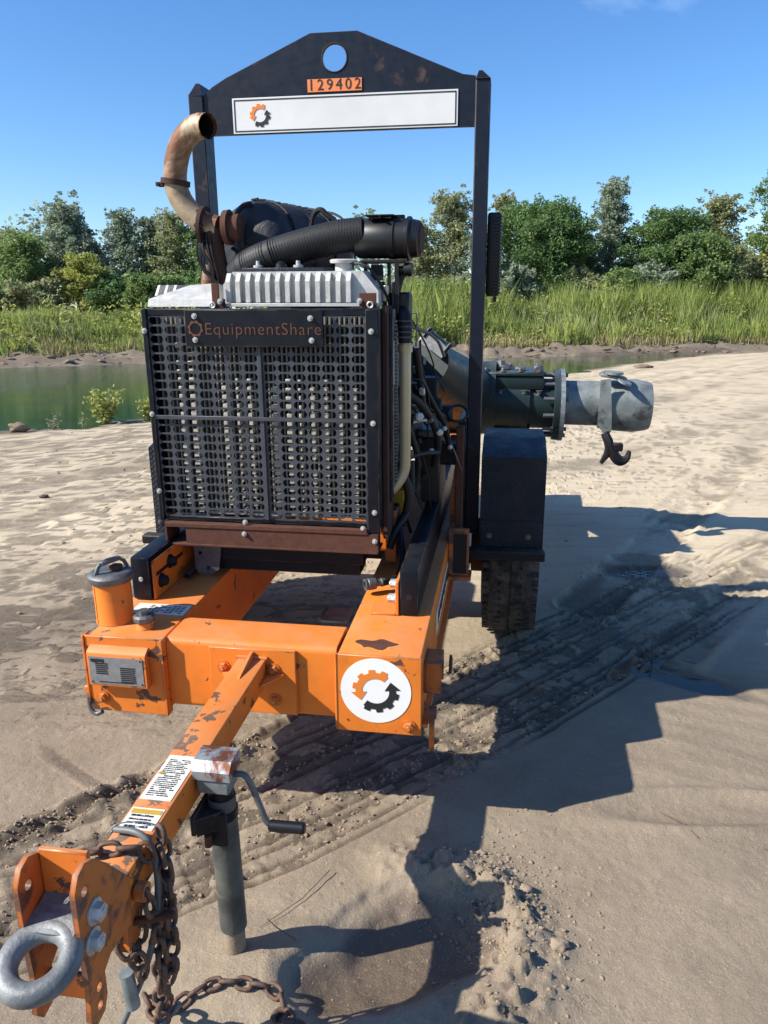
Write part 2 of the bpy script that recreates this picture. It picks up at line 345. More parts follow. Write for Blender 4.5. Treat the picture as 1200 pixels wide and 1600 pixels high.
    h = h + rim * (.030 + .018 * np.maximum(cr_, -.22) + .022 * crisp(x * 26, y * 26, 108) + .012 * fbm(x * 60, y * 60, 110, 2)); 
    fan = ss(.36, .3, np.hypot((x + .12) * .9, (y - 1.86) * 1.1)) * ss(.10, .16, rr); h = h + fan * .006; wet = np.maximum(wet, fan * .45)
    # mound by the jack foot
    jf = np.hypot((x + .17) * .8, y - 1.40); h = h + .030 * np.exp(-(jf / .13) ** 2) * (1 - ss(1.5, 1.0, dia)) + .018 * np.exp(-(np.hypot(x + .36, y - 1.36) / .16) ** 2) * (1 + .5 * fbm(x * 6, y * 6, 109, 3)); wh_ = np.hypot(x - .53, y - 3.35); h = h + .030 * np.exp(-(wh_ / .35) ** 2)
    # shaded puddle hollow on the right and the seep by the wheel
    for (cx, cy, rx, ry, a, dp) in ((1.19, 2.80, .26, .085, -.62, .035), (1.5, 4.15, .2, .1, .1, .018), (1.9, 2.45, .15, .08, -.5, .03)):
        qx, qy = (x - cx) * math.cos(a) + (y - cy) * math.sin(a), -(x - cx) * math.sin(a) + (y - cy) * math.cos(a)
        e = np.hypot(qx / rx, qy / ry) + .35 * fbm(x * 6, y * 6, 113, 3); h = h - .45 * dp * ss(1.25, .5, e) + .003 * np.exp(-((e - 1.35) / .25) ** 2); wet = np.maximum(wet, ss(1.5, .8, e))
    # rake marks and foot scrapes in the smooth sand on the right
    e = np.hypot((x - .95) / .28, (y - 1.95) / .07); h = h - .012 * np.exp(-e ** 4) ; h = h + .01 * np.exp(-((e - 1.3) / .3) ** 2)
    sw = np.sin((x * 1.2 + y * 2.6 + .5 * fbm(x * 1.5, y * 1.5, 121, 2)) * 22); zone = ss(.3, .1, np.hypot(x - 1.35, (y - 2.3) * .8) - .4); h = h + zone * .0009 * sw; dark += zone * .06 * (sw > .5)
    # wash lines on the left of the frame
    q = np.hypot(x + .2, y - 3.4); zl = ss(-.25, -.6, x) * ss(3.1, 2.7, y); dark += zl * .22 * np.exp(-((((q + .1 * fbm(x * 2, y * 2, 123, 2)) * 3.1) % 1 - .5) / .07) ** 2) * ss(-.1, .2, fbm(x * 2, y * 2, 125, 2))
    wet = np.maximum(wet, ss(-1.0, -.1, t) * ss(2.5, .3, s) * (t < 6)); wet = np.maximum(wet, ss(7, 3, s) * (s > -1) * .6)
    # damp lower foreground
    damp = ss(5.0, 2.2, y + .25 * x) * .58 + .28 * fbm(x * .8, y * .8, 131, 4)
    wet = np.maximum(wet, np.clip(damp, 0, .6))
    return h, np.clip(dark, 0, 1), np.clip(wet, 0, 1)
def gz(x, y): return float(ground(np.array([x]), np.array([y]))[0][0])
def axis_steps(lo, hi, d, glo, ghi, Llo, Lhi, cap=8.):
    c = list(np.arange(lo, hi, d)); a = []; x = lo; st = d
    while x > Llo: st = min(st * glo, 60.); x -= st; a.append(x)
    b = []; x = c[-1]; st = d
    while x < Lhi: st = min(st * ghi, 60.); x += st; b.append(x)
    return np.array(a[::-1] + c + b)
XS = axis_steps(-1.15, 1.25, .0078, 1.029, 1.029, -500, 500)
YS = axis_steps(1.08, 2.8, .0075, 1.08, 1.0135, -300, 900)
GX, GY = np.meshgrid(XS, YS)
GH, GD, GW = ground(GX.ravel(), GY.ravel())
def grid_mesh(name, X, Y, Z):
    ny, nx = X.shape; me = bpy.data.meshes.new(name); me.vertices.add(nx * ny)
    me.vertices.foreach_set('co', np.stack([X.ravel(), Y.ravel(), Z.ravel()], 1).ravel())
    i = np.arange(nx * ny).reshape(ny, nx); q = np.stack([i[:-1, :-1], i[:-1, 1:], i[1:, 1:], i[1:, :-1]], -1).reshape(-1, 4); n = len(q)
    me.loops.add(n * 4); me.loops.foreach_set('vertex_index', q.ravel().astype(np.int32)); me.polygons.add(n)
    me.polygons.foreach_set('loop_start', np.arange(0, n * 4, 4, dtype=np.int32)); me.update(calc_edges=True); me.shade_smooth(); return me
gm = grid_mesh('sand_ground', GX, GY, GH)
for nm, arr in (('dark', GD), ('wet', GW)):
    at = gm.attributes.new(nm, 'FLOAT', 'POINT'); at.data.foreach_set('value', arr.astype(np.float32))
k = N('sand')
def att(k, nm): a = k.n.new('ShaderNodeAttribute'); a.attribute_name = nm; return a.outputs['Fac']
pale = k.mix(k.rng(k.noise(.7, 6, .6), .3, .7), (.46, .375, .255), (.60, .50, .35))
stm = k.n.new('ShaderNodeMapping'); stm.inputs['Rotation'].default_value = (0, 0, R(-38)); stm.inputs['Scale'].default_value = (1.4, 9, 1); k.l.new(k.coord(), stm.inputs[0])
pale = k.mix(k.rng(k.noise(1.6, 7, .72, stm.outputs[0]), .48, .66, 0, .55), pale, (.34, .27, .19))
damp = k.mix(k.rng(k.noise(3, 6, .65), .3, .7), (.195, .155, .110), (.285, .228, .162))
c = k.mix(k.rng(att(k, 'wet'), 0, .55), pale, damp)
c = k.mix(k.rng(att(k, 'wet'), .62, 1), c, (.13, .10, .072))
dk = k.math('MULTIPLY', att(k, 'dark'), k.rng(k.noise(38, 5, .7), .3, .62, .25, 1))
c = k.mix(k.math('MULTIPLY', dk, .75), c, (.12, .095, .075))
sp = k.rng(k.noise(210, 4, .85), .52, .68, 0, .5); c = k.mix(sp, c, (.10, .08, .06))
sp = k.rng(k.noise(150, 4, .85, k.coord()), .42, .30, 0, .5); c = k.mix(sp, c, (.62, .54, .43))
fl = k.rng(k.noise(17, 8, .75, dist=1.5), .67, .71, 0, .5); c = k.mix(fl, c, (.16, .125, .09))
k.set('Base Color', c); k.set('Roughness', k.rng(att(k, 'wet'), .7, 1, .92, .35)); k.set('Specular IOR Level', .25)
def voro(k, sc):
    t = k.n.new('ShaderNodeTexVoronoi'); t.inputs['Scale'].default_value = sc; k.l.new(k.coord(), t.inputs['Vector']); return t.outputs['Distance']
grit = k.math('MULTIPLY', k.rng(voro(k, 130), 0, .6, 1, 0), k.rng(k.noise(7, 4), .4, .6, .25, 1))
crumb = k.math('MULTIPLY', k.rng(voro(k, 38), .0, .35, 1, 0), k.rng(k.noise(11, 6, .7), .52, .62, 0, 1))
b0 = k.bump(k.noise(260, 3, .8), .5, .003); b1 = k.bump(grit, .25, .003, b0); b2 = k.bump(k.noise(42, 7, .72), .45, .008, b1); b3 = k.bump(crumb, .3, .010, b2); b4 = k.bump(k.noise(6, 6, .65), .12, .03, b3); k.bump(k.math('MULTIPLY', k.noise(48, 8, .8, dist=.8), k.rng(att(k, 'dark'), .05, .4)), 1.0, .03, b4)
tag(link('sand_ground', gm, mat=k.m), kind='structure')

# pond water and the small puddles
k = N('pond_water_surface'); k.set('Base Color', (.014, .050, .030)); k.set('Roughness', .06); k.set('IOR', 1.33)
mpn = k.n.new('ShaderNodeMapping'); mpn.inputs['Scale'].default_value = (1, 2.2, 1); k.l.new(k.coord(), mpn.inputs[0])
rip = k.math('MULTIPLY', k.noise(7, 3, .5, mpn.outputs[0]), k.rng(k.noise(.12, 3), .45, .62, .15, 1)); b1 = k.bump(k.noise(.8, 3, .5, mpn.outputs[0]), .05, .05); k.bump(rip, .35, .03, b1)
me = bpy.data.meshes.new('pond_water'); me.from_pydata([(-60, -20, WL), (20, 5, WL), (24, 44, WL), (-60, 44, WL)], [], [(0, 1, 2, 3)])
tag(link('pond_water', me, mat=k.m), kind='structure')
k = N('puddle_water_surface'); k.set('Base Color', (.055, .045, .032)); k.set('Roughness', .06); k.set('IOR', 1.33); k.bump(k.noise(14, 3), .08, .01)
PUD = k.m
for (cx, cy, rx, ry, z) in ((1.19, 2.80, .3, .2, None), (1.5, 4.15, .22, .12, None)):
    z = gz(cx, cy) + (.003 if cx < .5 else .004); me = bpy.data.meshes.new('puddle')
    me.from_pydata([(cx + rx * math.cos(t), cy + ry * math.sin(t), z) for t in np.linspace(0, 2 * math.pi, 32, endpoint=False)], [], [tuple(range(32))])
    tag(link('puddle', me, mat=PUD), kind='structure')
# ------------------------------------------------------------------ the pump trailer
# u across (right +), v back from the front cross member, w up from the frame's top; root stands on the sand
LIFT = .545
O0 = Vector((-0.3513, 1.8976, 0.5449)); EU = Vector((0.98812, -0.15368, 0)); EV = Vector((0.15355, 0.98730, 0.04083)); EW = EU.cross(EV).normalized()
def TW(u, v, w): return O0 + EU * u + EV * v + EW * w
ROT = Matrix((EU, EV, EW)).transposed()
trailer = bpy.data.objects.new('pump_trailer', None); col.objects.link(trailer)
trailer.matrix_world = Matrix.Translation(TW(0, 0, -LIFT)) @ ROT.to_4x4()
tag(trailer, 'orange single-axle trailer carrying a diesel water pump with black radiator grille', 'pump trailer')
def part(name, m, mat, parent=None, label=None, loc=None, sharp=38):
    """m: M or mesh in (u, v, w) coordinates"""
    me = m.mesh(name, sharp) if isinstance(m, M) else m
    o = link(name, me, parent or trailer, MAT[mat] if mat else None)
    base = Vector((0, 0, LIFT)) if parent is None else Vector((0, 0, 0))
    o.location = base + Vector(loc or (0, 0, 0))
    if label: o['label'] = label
    return o
def again(o, loc, parent=None, rot=None, label=None):
    c = o.copy(); col.objects.link(c); c.parent = parent or o.parent
    c.location = Vector((0, 0, LIFT if c.parent == trailer else 0)) + Vector(loc)
    if rot: c.rotation_euler = rot
    if label: c['label'] = label
    return c

# frame rails
rl = M().box(.232, .452, 0, 4.0, -.222, 0, .006, seg=2); rr_ = part('frame_rail', rl, 'orange')
part('end_plate', M().box(.226, .455, -.007, -.0005, -.226, .0, .002), 'orange', rr_)
part('weld_bead', M().tube([(.228, -.004, -.215), (.229, -.004, 0)], .005, 8), 'orange', rr_)
part('lower_flange', M().box(.4525, .468, .03, 3.0, -.222, -.210), 'orange', rr_)
ll = M().box(-.475, -.258, 0, 4.0, -.222, 0, .006, seg=2); lrail = part('frame_rail', ll, 'orange')
m = M().box(-.482, -.252, -.008, -.0005, -.224, .006, .002); m.box(-.2575, -.250, -.012, .02, -.224, .006, .0015); m.box(-.485, -.478, -.012, .02, -.2, .006, .0015)
part('end_plate', m, 'orange_worn', lrail)
part('rail_sticker', M().box(.4523, .4538, .45, 1.2, -.15, -.075), 'decal', rr_)
st = M()
for i in range(16): st.box(.4541, .4549, .5 + i * .042, .5 + i * .042 + .028, -.135 + (i % 3) * .006, -.09)
part('sticker_print', st, 'ink', rr_)
part('rust_blotch', M().prism([(.325 + .052 * math.cos(a) * (1 + .25 * math.sin(3 * a)), .062 + .026 * math.sin(a) * (1 + .3 * math.cos(5 * a))) for a in np.linspace(0, 6.283, 26, endpoint=False)], 'z', .0002, .0012), 'rust', rr_, 'brown rust patch where the orange paint has flaked')
def rbox(y0, y1, z0, z1, r, n=5):
    P = []
    for (cy, cz, a0) in ((y1 - r, z1 - r, 0), (y0 + r, z1 - r, 90), (y0 + r, z0 + r, 180), (y1 - r, z0 + r, 270)):
        for i in range(n + 1): a = R(a0 + 90 * i / n); P.append((cy + r * math.cos(a), cz + r * math.sin(a)))
    return P
cm = M().prism(rbox(.012, .165, -.205, .003, .018), 'x', -.2495, .2255); cross = part('front_cross_member', cm, 'orange')
part('rear_cross_member', M().box(-.2575, .2315, 1.35, 1.5, -.2, -.01, .02, seg=3), 'orange')
# hitch mounting plate, bolts, gussets
mplate = part('mounting_plate', M().box(-.122, .118, -.002, .0115, -.196, -.006, .002), 'orange')
hb = part('bolt', M().bolt((0, 0, 0), (0, -1, 0), .0135, .012), 'orange', loc=(-.083, -.002, -.061))
for p in ((.057, -.060), (.057, -.151), (-.075, -.160)): again(hb, (p[0], -.002, p[1]))
gus = M(); gus.prism([(-.002, -.012), (-.002, -.075), (-.125, -.034), (-.118, -.028), (-.02, -.010)], 'x', -.004, .004)
part('gusset', gus, 'orange')
for s in (-1, 1): part('gusset', M().prism([(s * .042, -.002), (s * .085, -.002), (s * .085, -.012), (s * .042, -.075)], 'z', -.078, -.070), 'orange')
# tongue
tongue = part('tongue', M().box(-.038, .038, -.865, -.0025, -.103, -.030, .004, seg=2), 'orange_worn')
part('weld_bead', M().tube([(-.042, -.006, -.028), (.042, -.006, -.028)], .005, 8), 'orange', tongue)
def decal(u0, u1, v0, v1, w, rows, parent, seed, header=None):
    part('warning_label', M().box(u0, u1, v0, v1, w, w + .0009), 'decal', parent)
    q = M(); rd = random.Random(seed); n = rows
    for i in range(n):
        a = v0 + (v1 - v0) * (.08 + .84 * i / n); t = u0 + (u1 - u0) * .12
        while t < u1 - (u1 - u0) * .2:
            L = rd.uniform(.002, .009); e = min(t + L, u1 - (u1 - u0) * .1)
            if rd.random() < .85: q.box(t, e, a, a + (v1 - v0) * .84 / n * rd.uniform(.35, .55), w + .0011, w + .0016)
            t += L + .0016
    part('label_print', q, 'ink', parent)
decal(-.033, .031, -.60, -.455, -.0297, 20, tongue, 3)
decal(-.033, .032, -.685, -.625, -.0297, 5, tongue, 5)
part('warning_mark', M().prism([(-.032, -.52), (-.018, -.52), (-.025, -.508)], 'z', -.0286, -.0280), 'yellow', tongue)
part('warning_band', M().box(-.03, .03, -.642, -.630, -.0286, -.0280), 'yellow', tongue)
# adjustable hitch channel with holes
prof = [(-.800, -.105), (-.792, -.015), (-.850, .062), (-.882, .098), (-.906, .110), (-.926, .104), (-.940, .08), (-.940, .0), (-.936, -.10), (-.944, -.155), (-.930, -.176), (-.905, -.172), (-.893, -.15), (-.893, -.108), (-.87, -.095)]
holes = [circ(-.916, .068, .0085, 14), circ(-.912, -.118, .008, 12), circ(-.916, -.150, .008, 12)]
SIDE = Matrix(((0, 0, 1, 0), (1, 0, 0, 0), (0, 1, 0, 0), (0, 0, 0, 1)))
ch = curve_plate(prof, holes, .009, 'hitch_side_plate', SIDE)
sp1 = part('hitch_side_plate', ch, 'orange_rust', loc=(.0435, -.012, -.006)); sp2 = again(sp1, (-.0475, -.012, -.006))
sp1['label'] = 'right hitch plate with chipped orange paint and worn bolt holes'
part('hitch_web', M().box(-.0425, .0385, -.896, -.886, -.03, .100, .002), 'orange_worn')
part('hitch_web', M().box(-.0425, .0385, -.917, -.908, -.165, -.115, .002), 'orange_worn')
hbolt = part('hitch_bolt', M().bolt((0, 0, 0), (1, 0, 0), .0155, .012), 'steel_bolt', loc=(.0482, -.912, .010)); again(hbolt, (.0482, -.926, -.032))
m = M().lathe([(0, .017), (.018, .017)], (.0425, -.775, -.078), (1, 0, 0), 20); part('chain_eye', m, 'orange_rust')
part('chain_eye_hole', M().cyl((.0602, -.775, -.078), (.0612, -.775, -.078), .0085), 'dark')
# lunette ring: shank + ring drooping a little, built in its own plane then tilted
tilt = Matrix.Translation((-.004, -.897, .036)) @ Matrix.Rotation(R(17), 4, 'X')
rg = M(); RC = Vector((0, -.098, -.030)); ring = [RC + Vector((.0465 * math.cos(a), .0465 * math.sin(a), 0)) for a in np.linspace(0, 2 * math.pi, 48, endpoint=False)]
rg.tube(ring, .0175, 20, closed=True)
rg.prism([(-.036, .025), (-.036, -.022), (-.043, -.066), (.043, -.066), (.036, -.022), (.036, .025)], 'z', -.043, -.014)
me = rg.mesh('lunette_ring', 60); me.transform(tilt); lun = part('lunette_ring', me, 'ring')
tm = text_mesh('CAPACITY', .011, .0006, tilt @ Matrix.Translation((0, -.018, -.0138)) @ Matrix.Rotation(0, 4, 'Z')); part('cast_lettering', tm, 'ring', lun)
tm = text_mesh('GROSS LB', .0105, .0006, tilt @ Matrix.Translation((0, -.032, -.0138))); part('cast_lettering', tm, 'ring', lun)
# screw jack beside the tongue
jt = part('jack_tube', M().cyl((.083, -.475, -.10), (.088, -.475, -.44), .0295, n=28), 'jack', label='grey jack leg tube streaked with mud and moss')
part('collar', M().lathe([(0, .0325), (.02, .0325)], (.083, -.475, -.13), (0, 0, -1), 28), 'black', jt)
m = M(); m.cyl((.088, -.475, -.43), (.089, -.475, -.512), .0235, n=20); part('jack_foot', m, 'mud', jt, 'sand-caked jack foot pressed into the ground')
m = M(); m.prism([(-.445, -.004), (-.497, -.004), (-.512, -.022), (-.512, -.042), (-.445, -.042)], 'x', .038, .118); jh = part('jack_cap', m, 'galv_rust', label='galvanised jack cap with a band of rust')
part('gear_housing', M().box(.043, .113, -.508, -.45, -.078, -.0425, .004), 'galv', jh)
part('neck', M().cyl((.083, -.475, -.079), (.083, -.475, -.13), .027, n=24), 'black', jt)
m = M(); m.box(.0425, .053, -.55, -.44, -.150, -.105, .002); m.prism([(.053, -.545), (.092, -.512), (.092, -.50), (.053, -.455)], 'z', -.155, -.115); m.box(.066, .106, -.520, -.508, -.195, -.118, .003)
part('jack_bracket', m, 'black_matte'); part('bracket_pin', M().cyl((.07, -.53, -.158), (.07, -.53, -.185), .008), 'rust')
cr1 = M().tube([(.112, -.478, -.045), (.138, -.478, -.042), (.150, -.480, -.060), (.170, -.482, -.118), (.181, -.484, -.150), (.195, -.484, -.158)], .0068, 10, sub=1)
ck = part('jack_crank', cr1, 'steel_dull'); part('crank_grip', M().lathe([(0, .0085), (.004, .0125), (.074, .0125), (.078, .009)], (.186, -.484, -.158), (1, 0, .02), 18), 'plastic', ck)
part('galvanised_sleeve', M().cyl((.018, -.80, -.235), (.024, -.80, -.31), .0125, n=18), 'galv')
part('chain_bar', M().tube([(-.01, -.78, -.155), (.10, -.76, -.135)], .0075, 8), 'rust')
part('strut_plate', M().prism([(-.79, -.104), (-.72, -.104), (-.76, -.19), (-.80, -.19)], 'x', -.03, .03), 'orange_rust')

# left front box: filler neck, caps, data plate
fl = part('filler_neck', M().lathe([(0, .054), (.005, .052), (.128, .052)], (-.447, .115, .0005), (0, 0, 1), 40), 'orange')
part('seam', M().tube([(-.478, .073, .002), (-.478, .073, .128)], .0016, 6), 'orange', fl)
m = M().lathe([(0, .060), (.006, .063), (.018, .063), (.024, .058), (.028, .045), (.029, .0)], (-.447, .115, .124), (0, 0, 1), 40); fc = part('filler_cap', m, 'steel_dull', fl)
hd = M(); hd.tube([(-.470, .075, .150), (-.462, .083, .178), (-.447, .115, .186), (-.425, .15, .176), (-.418, .158, .150)], .006, 6, sub=1); hd.box(-.456, -.438, .085, .150, .174, .186, .002, Matrix.Translation((-.447, .115, 0)) @ Matrix.Rotation(R(-24), 4, 'Z') @ Matrix.Translation((.447, -.115, 0)))
part('cap_handle', hd, 'steel_dull', fl); part('hinge', M().box(-.45, -.42, .11, .14, .152, .166, .003), 'rust', fl)
nk = part('vent_neck', M().lathe([(0, .026), (.012, .02), (.02, .02)], (-.338, .075, .0), (0, 0, 1), 24), 'orange')
m = M().lathe([(.02, .027), (.026, .031), (.036, .031), (.041, .024)], (-.338, .075, 0), (0, 0, 1), 10); m.lathe([(.041, .015), (.054, .015)], (-.338, .075, 0), (0, 0, 1), 8); part('vent_cap', m, 'steel_dull', nk, sharp=20)
part('deck_label', M().prism([(-.43, .165), (-.265, .165), (-.265, .235), (-.43, .235)], 'z', .0006, .0016), 'decal', lrail)
q = M(); rd = random.Random(9)
for i in range(5):
    for j in range(8):
        if rd.random() < .8: q.box(-.385 + j * .014, -.385 + j * .014 + .010, .175 + i * .011, .180 + i * .011, .0018, .0023)
part('label_print', q, 'ink', lrail)
db = M().prism([(-.0085, -.018), (-.030, -.030), (-.034, -.036), (-.034, -.130), (-.0085, -.130)], 'x', -.462, -.292); box = part('data_plate_box', db, 'orange_worn')
part('data_plate', M().box(-.456, -.300, -.0355, -.0343, -.124, -.042), 'plate_alu', box)
q = M(); rd = random.Random(4)
for i in range(8):
    for (a, b) in ((-.437, -.400), (-.366, -.322)):
        if i < 6 or a > -.4: q.box(a, b - rd.uniform(0, .004), -.0364, -.0358, -.075 - i * .006 - (.01 if a > -.4 else 0) + .012, -.0715 - i * .006 - (.01 if a > -.4 else 0) + .012)
for i in range(9): q.box(-.450 + i * .0045, -.447 + i * .0045, -.0364, -.0358, -.056 - rd.uniform(0, .003), -.048)
q.box(-.43, -.33, -.0364, -.0358, -.1175, -.115); part('plate_print', q, 'ink', box)
rv = part('rivet', M().lathe([(0, .003), (.0015, .002)], (0, 0, 0), (0, -1, 0), 8), 'dark', box, loc=(-.450, -.0356, -.118))
for p in ((-.306, -.118), (-.306, -.048)): again(rv, (p[0], -.0356, p[1]), box)
b2 = again(hb, (-.440, -.010, -.178)); again(hb, (.422, -.008, -.196))
hk = M().tube([(-.480, .0, -.165), (-.490, -.003, -.185), (-.488, -.006, -.225), (-.470, -.008, -.240), (-.450, -.008, -.228)], .0065, 10, sub=2); part('tie_down_ring', hk, 'steel_dull')
part('ring_lug', M().box(-.496, -.4755, -.01, .02, -.178, -.150, .003), 'orange')
# right side hook bracket
m = M(); m.box(.453, .458, .07, .16, -.14, -.05, .001); m.box(.458, .500, .07, .078, -.14, -.05, .001); m.box(.458, .5, .15, .158, -.14, -.05, .001); m.box(.458, .5, .078, .15, -.058, -.05, .001)
part('side_bracket', m, 'orange_rust'); part('reflector', M().lathe([(0, .026), (.006, .026), (.008, .02)], (.515, .16, -.095), (1, 0, 0), 20), 'rust', label='dull red-brown round side reflector')
m = M(); m.cyl((.478, .05, -.19), (.478, .05, -.30), .0075); m.lathe([(0, .018), (.02, .018)], (.470, .05, -.185), (1, 0, 0), 16); part('hanging_pin', m, 'orange_rust')

# round emblem on the right rail end
lg = part('emblem_disc', M().lathe([(0, .094), (.0012, .094)], (.334, -.0072, -.100), (0, -1, 0), 56), 'white', label='round white sticker with orange and black gear arrows')
def gear_arc(cx, cy, a0, a1, s, teeth, ccw=True):
    """a toothed arc that ends in an arrow head"""
    ri, ro, rt = .036 * s, .054 * s, .0625 * s; P = []; n = 60; tn = teeth
    for i in range(n + 1):
        a = a0 + (a1 - a0) * i / n; ph = (i / n * tn) % 1; P.append((cx + (rt if .18 < ph < .68 else ro) * math.cos(a), cy + (rt if .18 < ph < .68 else ro) * math.sin(a)))
    tip = a1 + (a1 - a0) / abs(a1 - a0) * .52
    P += [(cx + .067 * s * math.cos(a1), cy + .067 * s * math.sin(a1)), (cx + .049 * s * math.cos(tip), cy + .049 * s * math.sin(tip)), (cx + .024 * s * math.cos(a1), cy + .024 * s * math.sin(a1))]
    P += [(cx + ri * math.cos(a1 + (a0 - a1) * i / 24), cy + ri * math.sin(a1 + (a0 - a1) * i / 24)) for i in range(25)]
    return P
def emblem(parent, u, v, w, s):
    part('gear_arrow', curve_plate(gear_arc(u, w, R(52), R(186), s, 4.0), [], .0008, 'gear_arrow', face_on(v)), 'ink_orange', parent, 'orange gear arrow curving down')
    part('gear_arrow', curve_plate(gear_arc(u, w, R(232), R(366), s, 4.0), [], .0008, 'gear_arrow', face_on(v)), 'ink', parent, 'black gear arrow curving up')
emblem(lg, .334, -.0090, -.100, 1.0)

# skid bearers on the rails
br = part('skid_bearer', M().box(.362, .417, .25, 2.3, .002, .146, .010, seg=2), 'black')
part('bolt_hole', M().cyl((.390, .2495, .06), (.390, .2485, .06), .009), 'dark', br)
bl = part('skid_bearer', M().box(-.462, -.402, .255, 2.3, .002, .140, .010, seg=2), 'black')
part('end_bolt', M().lathe([(0, .008), (.004, .006)], (-.43, .2545, .07), (0, -1, 0), 8), 'steel_bolt', bl)
part('bearer_bracket', M().box(.350, .3600, .25, .34, .001, .105, .002), 'orange'); part('bearer_base', M().box(.275, .350, .25, .34, .0006, .006, .001), 'orange')
part('bearer_bracket', M().box(-.400, -.392, .265, .62, .001, .125, .002), 'orange'); part('bearer_slot', M().box(-.3919, -.3912, .28, .48, .072, .084), 'dark')
zb = part('bearer_bolt', M().bolt((0, 0, 0), (-1, 0, 0), .0145, .02), 'steel_bolt', loc=(.3495, .275, .045)); again(zb, (.3495, .315, .075))
db_ = part('bearer_bolt', M().bolt((0, 0, 0), (1, 0, 0), .017, .016), 'dark', loc=(-.3915, .31, .048)); again(db_, (-.3915, .38, .085))
part('deck_strap', M().box(-.37, -.345, .42, .8, .012, .03, .002), 'black_matte')

# radiator: frame, four slotted grille panels, core
VF = .45
fr = M(); fr.box(-.440, -.424, VF - .012, VF + .10, .200, .858, .002); fr.box(-.4238, .2375, VF - .006, VF + .012, .838, .858, .002); fr.box(-.4238, .2375, VF - .004, VF + .012, .203, .216, .001)
fr.box(.2378, .276, VF - .014, VF - .004, .138, .856, .002); fr.box(.270, .276, VF - .0038, VF + .16, .20, .856, .001)
rf = part('radiator_frame', fr, 'black')
part('grille_divider', M().box(-.088, -.076, VF - .012, VF + .004, .2165, .7535, .001), 'grille', rf); part('grille_divider', M().box(-.4238, .2375, VF - .017, VF - .0125, .530, .542, .001), 'grille', rf)
def slot(cx, cy, L, h): 
    c_, d_ = h * .32, h / 2
    return [(cx + sx, cy + sy) for sx, sy in ((L / 2 - c_, -d_), (L / 2, -d_ + c_), (L / 2, d_ - c_), (L / 2 - c_, d_), (-L / 2 + c_, d_), (-L / 2, d_ - c_), (-L / 2, -d_ + c_), (-L / 2 + c_, -d_))]
pu, pw = .0415, .0250
def panel(u0, u1, w0, w1):
    nu = int((u1 - u0 - .004) // pu); nw = int((w1 - w0 - .004) // pw); hs_ = []
    eu_, ew_ = (u1 - u0) / nu, (w1 - w0) / nw
    for i in range(nu):
        for j in range(nw): hs_.append(slot(u0 + eu_ * (i + .5), w0 + ew_ * (j + .5), eu_ * .87, ew_ * .80))
    return curve_plate([(u0, w0), (u1, w0), (u1, w1), (u0, w1)], hs_, .003, 'grille_panel', face_on(VF - .0025))
for a in ((-.4235, -.0885, .2165, .5365), (-.0755, .2375, .2165, .5365), (-.4235, -.0885, .5368, .8375), (-.0755, .2375, .5368, .8375)): part('grille_panel', panel(*a), 'grille', rf)
core = M().box(-.423, .268, VF + .07, VF + .16, .205, .85); rc = part('radiator_core', core, 'dark')
tb = M()
for i in range(46):
    u = -.416 + i * .0149; tb.box(u, u + .0050, VF + .036, VF + .0695, .215, .835)
part('cooling_tubes', tb, 'fin_dark', rc)['kind'] = 'stuff'
fins = M(); rd = random.Random(2)  # pale blocks stand for sunlit patches of the core behind the slots
cols_ = [(-.355, -.337), (-.318, -.298), (-.215, -.198), (-.17, -.158), (-.135, -.118), (-.06, -.038), (-.015, .006), (.025, .036), (.06, .078), (.098, .118), (.143, .163), (.188, .208)]
for ci, (a, b) in enumerate(cols_):
    w = .225; top = .75 if ci < 2 else .66 - .02 * (ci % 3)
    while w < top:
        if rd.random() < .95: fins.box(a + rd.uniform(0, .003), b - rd.uniform(0, .003), VF + .016, VF + .0475, w, w + .0155 * rd.uniform(.75, 1.1), .002)
        w += .0259
part('sunlit_fins', fins, 'fin', rc)['kind'] = 'stuff'
cr_ = part('lower_core_rail', M().box(-.3, .23, VF + .035, VF + .0475, .2165, .2235), 'fin', rc)
sb = part('frame_bolt', M().bolt((0, 0, 0), (0, -1, 0), .0062, .0055, n=10), 'steel_bolt', loc=(.2555, VF - .014, .795))
for (u, w) in ((.2585, .530), (.2605, .255), (-.4315, .795), (-.4315, .545), (-.431, .30)): again(sb, (u, VF - .0145, w))
# name board with cut lettering
nb = part('name_board', M().box(-.298, .118, VF - .027, VF - .0185, .750, .856, .002), 'black')
nbolt = again(sb, (-.272, VF - .027, .833)); nbolt.parent = nb; nbolt.location = (-.266, VF - .0275, .838)
for (u, w) in ((.082, .832), (-.268, .770), (.084, .770)): again(sb, (u, VF - .0275, w), nb)
part('lettering', text_mesh('EquipmentShare', .049, .0006, face_on(VF - .0278, -.062, .800), 1.1, -.0005), 'letter_rust', nb)
gr_ = [(-.266 + r_ * math.cos(a), .802 + r_ * math.sin(a)) for i in range(48) for a in [2 * math.pi * i / 48] for r_ in [.024 if (i // 3) % 2 else .0205]]
part('gear_mark', curve_plate(gr_, [circ(-.266, .802, .0165, 24)], .0012, 'gear_mark', face_on(VF - .0278)), 'letter_rust', nb)
